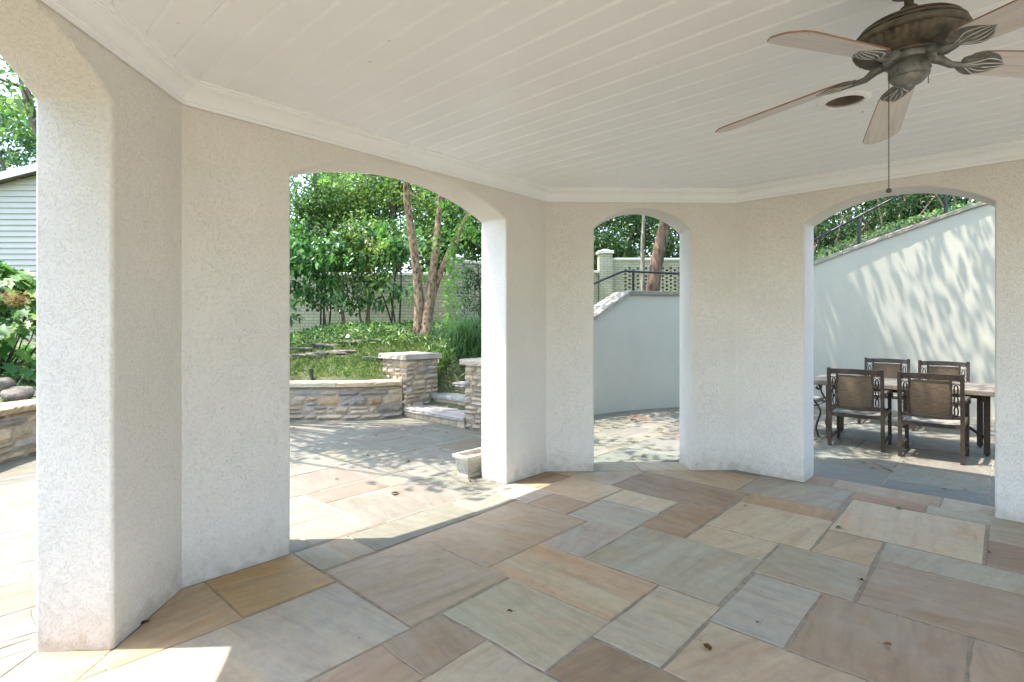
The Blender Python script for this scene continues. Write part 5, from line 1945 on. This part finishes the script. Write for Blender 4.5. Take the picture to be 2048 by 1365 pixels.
ta, tb, tc, td = 7.30, 8.22, -1.84, .12
tbl = thing('dining_table', (*uv2((ta + tb) / 2, (tc + td) / 2), 0), 'long patio dining table with a pale stone tile top and dark metal legs', 'table')
mb = MB()
n8 = []
cr = .10
for (a, b, ca_, cb_) in ((ta, tc, 1, 1), (tb, tc, -1, 1), (tb, td, -1, -1), (ta, td, 1, -1)):
    q = [(a + ca_ * cr, b), (a, b + cb_ * cr)]
    if ca_ * cb_ > 0:
        q = q[::-1]
    n8 += q
n8 = [n8[0], n8[1], n8[2], n8[3], n8[4], n8[5], n8[6], n8[7]]
pts = [uv2(*q) for q in n8]
k = len(pts)
ctr = uv2((ta + tb) / 2, (tc + td) / 2)
ins = lambda p, d: (p[0] + (ctr[0] - p[0]) * d, p[1] + (ctr[1] - p[1]) * d)
rings = [([ins(p, .03) for p in pts], .665), (pts, .672), (pts, .712), ([ins(p, .012) for p in pts], .72)]
vs, uv = [], []
for rg, z in rings:
    for p in rg:
        vs.append((p[0], p[1], z))
        a, b = xy2(*p)
        uv.append((b - tc, a - ta + (z - .72) * 1.0))
fs = [(r * k + i, r * k + (i + 1) % k, (r + 1) * k + (i + 1) % k, (r + 1) * k + i) for r in range(3) for i in range(k)] + [tuple(range(3 * k, 4 * k)), tuple(range(k))[::-1]]
mb.add(vs, fs, uv=uv)
mb.build('tabletop', 'tile', tbl)
for (a, b) in ((ta + .13, tc + .25), (tb - .13, tc + .25), (ta + .30, td - .27), (tb - .10, td - .34)):
    m = MB()
    x, y = uv2(a, b)
    m.box((x, y, .345), (.055, .055, .65), ((*U, 0), (*V, 0), (0, 0, 1)))
    m.box((x, y, .011), (.03, .03, .022), ((*U, 0), (*V, 0), (0, 0, 1)))
    m.build('leg', 'chair', tbl, None, (.004, 2))
m = MB()
for b in (tc + .25, td - .30):
    m.bar((*uv2(ta + .13, b), .62), (*uv2(tb - .13, b), .62), .03, .06)
m.bar((*uv2((ta + tb) / 2, tc + .25), .62), (*uv2((ta + tb) / 2, td - .3), .62), .03, .06)
m.bar((*uv2(ta + .30, td - .30), .20), (*uv2(tb - .3, td - .75), .50), .022, .022)
m.build('under_frame', 'chair', tbl)

# wrought-iron end chair (turned toward the table, mostly behind the pier)
ec = thing('iron_armchair', (*uv2(7.77, -2.25), 0), 'black wrought-iron armchair with scrolled arms at the left end of the table', 'chair')
ex_ = lambda s, w, z: (*uv2(7.77 + w, -2.25 + s), z)                # s forward (+V), w across
for w in (-.25, .25):
    m = MB()
    m.tube(spline([ex_(.53, w, 0), ex_(.50, w, .12), ex_(.545, w, .28), ex_(.535, w, .36), ex_(.47, w, .46), ex_(.44, w, .54), ex_(.46, w, .63)], 6), .0115, 8)
    m.build('front_leg', 'iron', ec, 60)
    m = MB()
    m.tube(spline([ex_(-.02, w, .60), ex_(.2, w, .655), ex_(.38, w, .672), ex_(.50, w, .66), ex_(.545, w, .625), ex_(.53, w, .595), ex_(.505, w, .605), ex_(.512, w, .625)], 6), .0125, 8)
    m.build('arm', 'iron', ec, 60)
    m = MB()
    m.tube(spline([ex_(-.08, w, 0), ex_(-.03, w, .2), ex_(0, w, .42), ex_(-.06, w, .7), ex_(-.14, w, .95)], 5), .0125, 8)
    m.build('back_leg', 'iron', ec, 60)
m = MB()
m.tube(spline([ex_(-.14, -.25, .95), ex_(-.15, 0, 1.0), ex_(-.14, .25, .95)], 6), .0125, 8)
for w in (-.16, -.08, 0, .08, .16):
    m.tube([ex_(0, w, .43), ex_(-.06, w, .7), ex_(-.145, w, .97)], .006, 6)
m.build('backrest', 'iron', ec, 60)
m = MB()
m.tube([ex_(0, -.25, .40), ex_(.5, -.25, .385), ex_(.5, .25, .385), ex_(0, .25, .40), ex_(0, -.25, .40)], .011, 8)
vs = []
for j in range(7):                                                   # apron swags at the front corners
    pass
m.build('seat_frame', 'iron', ec, 60)
m = MB()
pts = [(a, b) for a, b in ((.02, -.22), (.46, -.22), (.49, -.19), (.49, .19), (.46, .22), (.02, .22))]
m.prism([ex_(a, b, 0)[:2] for a, b in pts], .402, .45)
m.build('seat_pad', 'pad', ec, None, (.012, 3))

# ------------------------------------------------------------------ neighbour's house, far left
hs = thing('neighbour_house', (-13.4, 16.0, 0.5), 'cream lap-sided house with a low gable and a round roof vent beyond the shrubs', 'house')
hd = Vector((1.0, .0, 0)).normalized()                             # along the sided gable wall, towards the right
hn = Vector((-.0, -1.0, 0)).normalized()                            # outward, towards the patio
hp = Vector((-16.0, 15.5, 0))
WL, PK = 5.2, 2.6
eave, slope = 5.15, .25
mb = MB()
z, s_, ct = .3, .19, 0
gab = lambda s: eave + slope * min(s, WL - s)
while z < eave + slope * PK - .05:
    z2 = z + .165
    s0 = max(0, (z2 - eave) / slope)
    if s0 > PK - .1:
        break
    a, b = hp + hd * s0, hp + hd * (WL - s0)
    lo = hn * .04
    mb.add([(a.x + lo.x, a.y + lo.y, z), (b.x + lo.x, b.y + lo.y, z), (b.x, b.y, z2 + .012), (a.x, a.y, z2 + .012), (a.x, a.y, z), (b.x, b.y, z)], [(0, 1, 2, 3), (0, 4, 5, 1)])
    z = z2
bk = -hn * 5
for s in (0, WL):
    a = hp + hd * s
    b = a + bk
    mb.add([(a.x, a.y, .2), (b.x, b.y, .2), (b.x, b.y, eave), (a.x, a.y, eave)], [(0, 1, 2, 3)])
pv_ = [(s, zz) for s, zz in ((0, .2), (WL, .2), (WL, eave), (PK, eave + slope * PK), (0, eave))]
mb.add([(*(hp + hd * s - hn * .01)[:2], zz - .02) for s, zz in pv_], [(0, 1, 2, 3, 4)])
mb.build('siding', 'siding', hs)
mb = MB()
for sg in (0, 1):
    e = hp + hd * (-.35 if sg == 0 else WL + .35)
    r = hp + hd * PK
    ze, zr = eave - .0875 + .05, eave + slope * PK + .05
    f = hn * .3
    vs = []
    for o in (f, bk - hn * .3):
        for (q, zz) in ((e, ze), (r, zr)):
            vs += [(q.x + o.x, q.y + o.y, zz), (q.x + o.x, q.y + o.y, zz + .1)]
    mb.add(vs, [(0, 1, 3, 2), (4, 6, 7, 5), (1, 5, 7, 3), (0, 2, 6, 4), (0, 4, 5, 1)])
mb.build('roof', 'roofing', hs)
mb = MB()
for sg in (0, 1):
    e = hp + hd * (-.36 if sg == 0 else WL + .36)
    r = hp + hd * PK
    ze, zr = eave - .09 + .05, eave + slope * PK + .05
    vs = []
    for o in (hn * .302, hn * .335):
        vs += [(e.x + o.x, e.y + o.y, ze - .10), (r.x + o.x, r.y + o.y, zr - .10), (r.x + o.x, r.y + o.y, zr + .105), (e.x + o.x, e.y + o.y, ze + .105)]
    mb.add(vs, [(4, 5, 6, 7), (3, 2, 1, 0), (0, 1, 5, 4), (3, 7, 6, 2)])
mb.build('fascia', 'trim', hs)
mb = MB()
vp = hp + hd * 1.35 - hn * 0.7
vz = eave + slope * 1.35 + .15
mb.lathe([(.10, 0), (.10, .12), (.19, .13), (.2, .17), (.17, .175), (.17, .21), (.2, .215), (.2, .26), (.17, .265), (.17, .29), (.2, .3), (.17, .37), (.0, .42)], (vp.x, vp.y, vz - .06), 24)
mb.build('roof_vent', 'vent', hs, 30)

# ------------------------------------------------------------------ fallen leaves
def floor_at(px, py):
    Y = EYE * 1075 / (py - 649)
    return ((px - 1024) / 1075 * Y, Y)


def curled(name, p, z, s, m, label, group, seed, curl=.5):
    rr = random.Random(seed)
    n = 12
    vs = [(0, 0, .25 * s)]
    for k in range(n):
        a = 2 * PI * k / n
        r = s * (.62 + .38 * abs(math.cos(a * 1.5 + rr.uniform(0, .4)))) * (.7 + .3 * rr.random())
        vs.append((r * math.cos(a), r * .62 * math.sin(a), .004 + s * curl * abs(math.sin(a + rr.uniform(-.4, .4))) * rr.uniform(.3, 1)))
    vs[0] = (0, 0, .006)
    ang = rr.uniform(0, 6.28)
    c, q = math.cos(ang), math.sin(ang)
    w = [(p[0] + x * c - y * q, p[1] + x * q + y * c, z + h) for x, y, h in vs]
    w += [(p[0] + c * s * .9, p[1] + q * s * .9, z + .004), (p[0] + c * s * 1.5, p[1] + q * s * 1.5 + .004, z + .012), (p[0] + c * s * 1.5 + .003, p[1] + q * s * 1.5, z + .012)]
    o = mesh_np(name, m, None, np.array(w), [(0, k + 1, (k + 1) % n + 1) for k in range(n)] + [(n + 1, n + 2, n + 3)], 1, n + 4, np.array([rr.random()]))
    o.data.transform(Matrix.Translation((-p[0], -p[1], -z)))
    o.location = (p[0], p[1], z)
    return tag(o, label, 'leaf', group)


big = [(1414, 1299, .034, 'brownleaf', 'large dark brown curled leaf on the nearest cream flagstone'), (1722, 1163, .026, 'brownleaf', 'dark curled leaf beside the cracked flagstone'),
       (1776, 1293, .024, 'brownleaf', 'small brown leaf on the pinkish flagstone at lower right'), (1491, 1014, .02, 'brownleaf', 'dark leaf on cream flagstone left of the rust-brown strip'),
       (290, 1249, .026, 'brownleaf', 'brown leaf against the foot of the left pier'), (790, 989, .045, 'brownleaf', 'rust-brown leaf on the sunlit flagstones of the wide arch'),
       (1019, 1225, .02, 'brownleaf', 'tiny brown leaf on the flagstone in the middle of the porch floor'), (1977, 1106, .022, 'brownleaf', 'brown leaf in the joint near the right edge'),
       (1516, 1248, .016, 'brownleaf', 'tiny leaf on the bluish flagstone'), (940, 963, .03, 'brownleaf', 'brown leaf on the patio beside the planter')]
for i, (px, py, s, m, lab) in enumerate(big):
    curled('fallen_leaf', floor_at(px, py), .002, s, m, lab, None, 100 + i)
for i, (px, py, lab) in enumerate([(1677, 1056, 'green leaf on the large cream flagstone, the nearer one'), (1798, 1018, 'green leaf lying near the threshold of the right arch')]):
    curled('fallen_leaf', floor_at(px, py), .002, .036, 'greenleaf', lab, None, 140 + i, .12)
sm = [(735, 912), (815, 862), (800, 876), (893, 867), (686, 892), (752, 873), (588, 857), (862, 862), (845, 862), (840, 868), (673, 960), (738, 938), (817, 925), (683, 849), (880, 900), (829, 901), (702, 858), (787, 896)]
for i, (px, py) in enumerate(sm):
    curled('fallen_leaf', floor_at(px, py), .002, .018 if i % 3 else .028, 'brownleaf', 'small dark dry leaf scattered on the patio seen through the wide arch', 'dry leaves on the patio outside the wide arch', 200 + i)
sm = [(1300, 898, 1), (1266, 920, 1), (1286, 912, 1), (1265, 886, 0), (1322, 861, 1), (1334, 829, 0), (1263, 841, 0), (1201, 862, 1)]
for i, (px, py, ye) in enumerate(sm):
    curled('fallen_leaf', floor_at(px, py), .002, .032, 'yellowleaf' if ye else 'brownleaf', 'fallen leaf on the dappled patio seen through the narrow arch', 'leaves on the patio outside the narrow arch', 260 + i)
sm = [(1634, 893, 1), (1687, 888, 1), (1705, 882, 1), (1778, 917, 0), (1728, 927, 1), (1745, 938, 0), (1791, 935, 0), (1660, 904, 0), (1738, 868, 0), (1888, 980, 0), (1930, 981, 0), (1943, 928, 1), (1960, 933, 0), (1644, 876, 1), (1735, 848, 1), (1700, 903, 0), (1807, 925, 0), (1897, 858, 1), (1775, 865, 0)]
for i, (px, py, ye) in enumerate(sm):
    curled('fallen_leaf', floor_at(px, py), .002, .03 if ye else .024, 'yellowleaf' if ye else 'brownleaf', 'fallen leaf on the paving around the dining set', 'leaves on the paving around the dining set', 300 + i)
tw = MB()
tw.tube([(*floor_at(1745, 926), .006), (*floor_at(1765, 936), .008), (*floor_at(1788, 945), .006)], [.003, .004, .007], 6)
tag(tw.build('twig', 'tanstem', None), 'thin brown seed pod lying on the paving before the dining set', 'twig')
ch = random.choice
# ------------------------------------------------------------------ light, sky, camera
EL, AZ = R(71), R(2.5)
w = bpy.data.worlds.new('World')
bpy.context.scene.world = w
w.use_nodes = True
nt = w.node_tree
sky = nt.nodes.new('ShaderNodeTexSky')
sky.sky_type = 'NISHITA'
sky.sun_disc = False
sky.sun_elevation = EL
sky.sun_rotation = R(-92.5)
sky.air_density = 1.2
sky.dust_density = 1.5
bg = nt.nodes['Background']
bg.inputs[1].default_value = 0.15
nt.links.new(sky.outputs[0], bg.inputs[0])
sl = bpy.data.lights.new('sun', 'SUN')
sl.energy = 2.0
sl.angle = R(0.53)
sl.color = (1.0, 0.955, 0.88)
so = bpy.data.objects.new('sun', sl)
C.objects.link(so)
d = Vector((math.cos(EL) * math.cos(AZ), math.cos(EL) * math.sin(AZ), -math.sin(EL)))
so.rotation_euler = d.to_track_quat('-Z', 'Y').to_euler()
so.location = (-8, 0, 20)

cam = bpy.data.cameras.new('camera')
cam.sensor_width = 36
cam.lens = 1075 / 2048 * 36
cam.shift_y = -(682.5 - 649) / 2048
cam.clip_start = 0.02
cam.clip_end = 1500
co = bpy.data.objects.new('camera', cam)
C.objects.link(co)
co.location = (0, 0, EYE)
co.rotation_euler = (PI / 2, 0, 0)
sc = bpy.context.scene
sc.camera = co
sc.view_settings.view_transform = 'Standard'
sc.view_settings.look = 'None'
sc.view_settings.exposure = 2.68
sc.view_settings.gamma = 1.0
sc.cycles.max_bounces = 12
sc.cycles.diffuse_bounces = 9
sc.cycles.glossy_bounces = 4
sc.cycles.transmission_bounces = 6
sc.cycles.transparent_max_bounces = 8
sc.cycles.sample_clamp_indirect = 6
sc.cycles.use_denoising = True
sc.cycles.caustics_reflective = False
sc.cycles.caustics_refractive = False
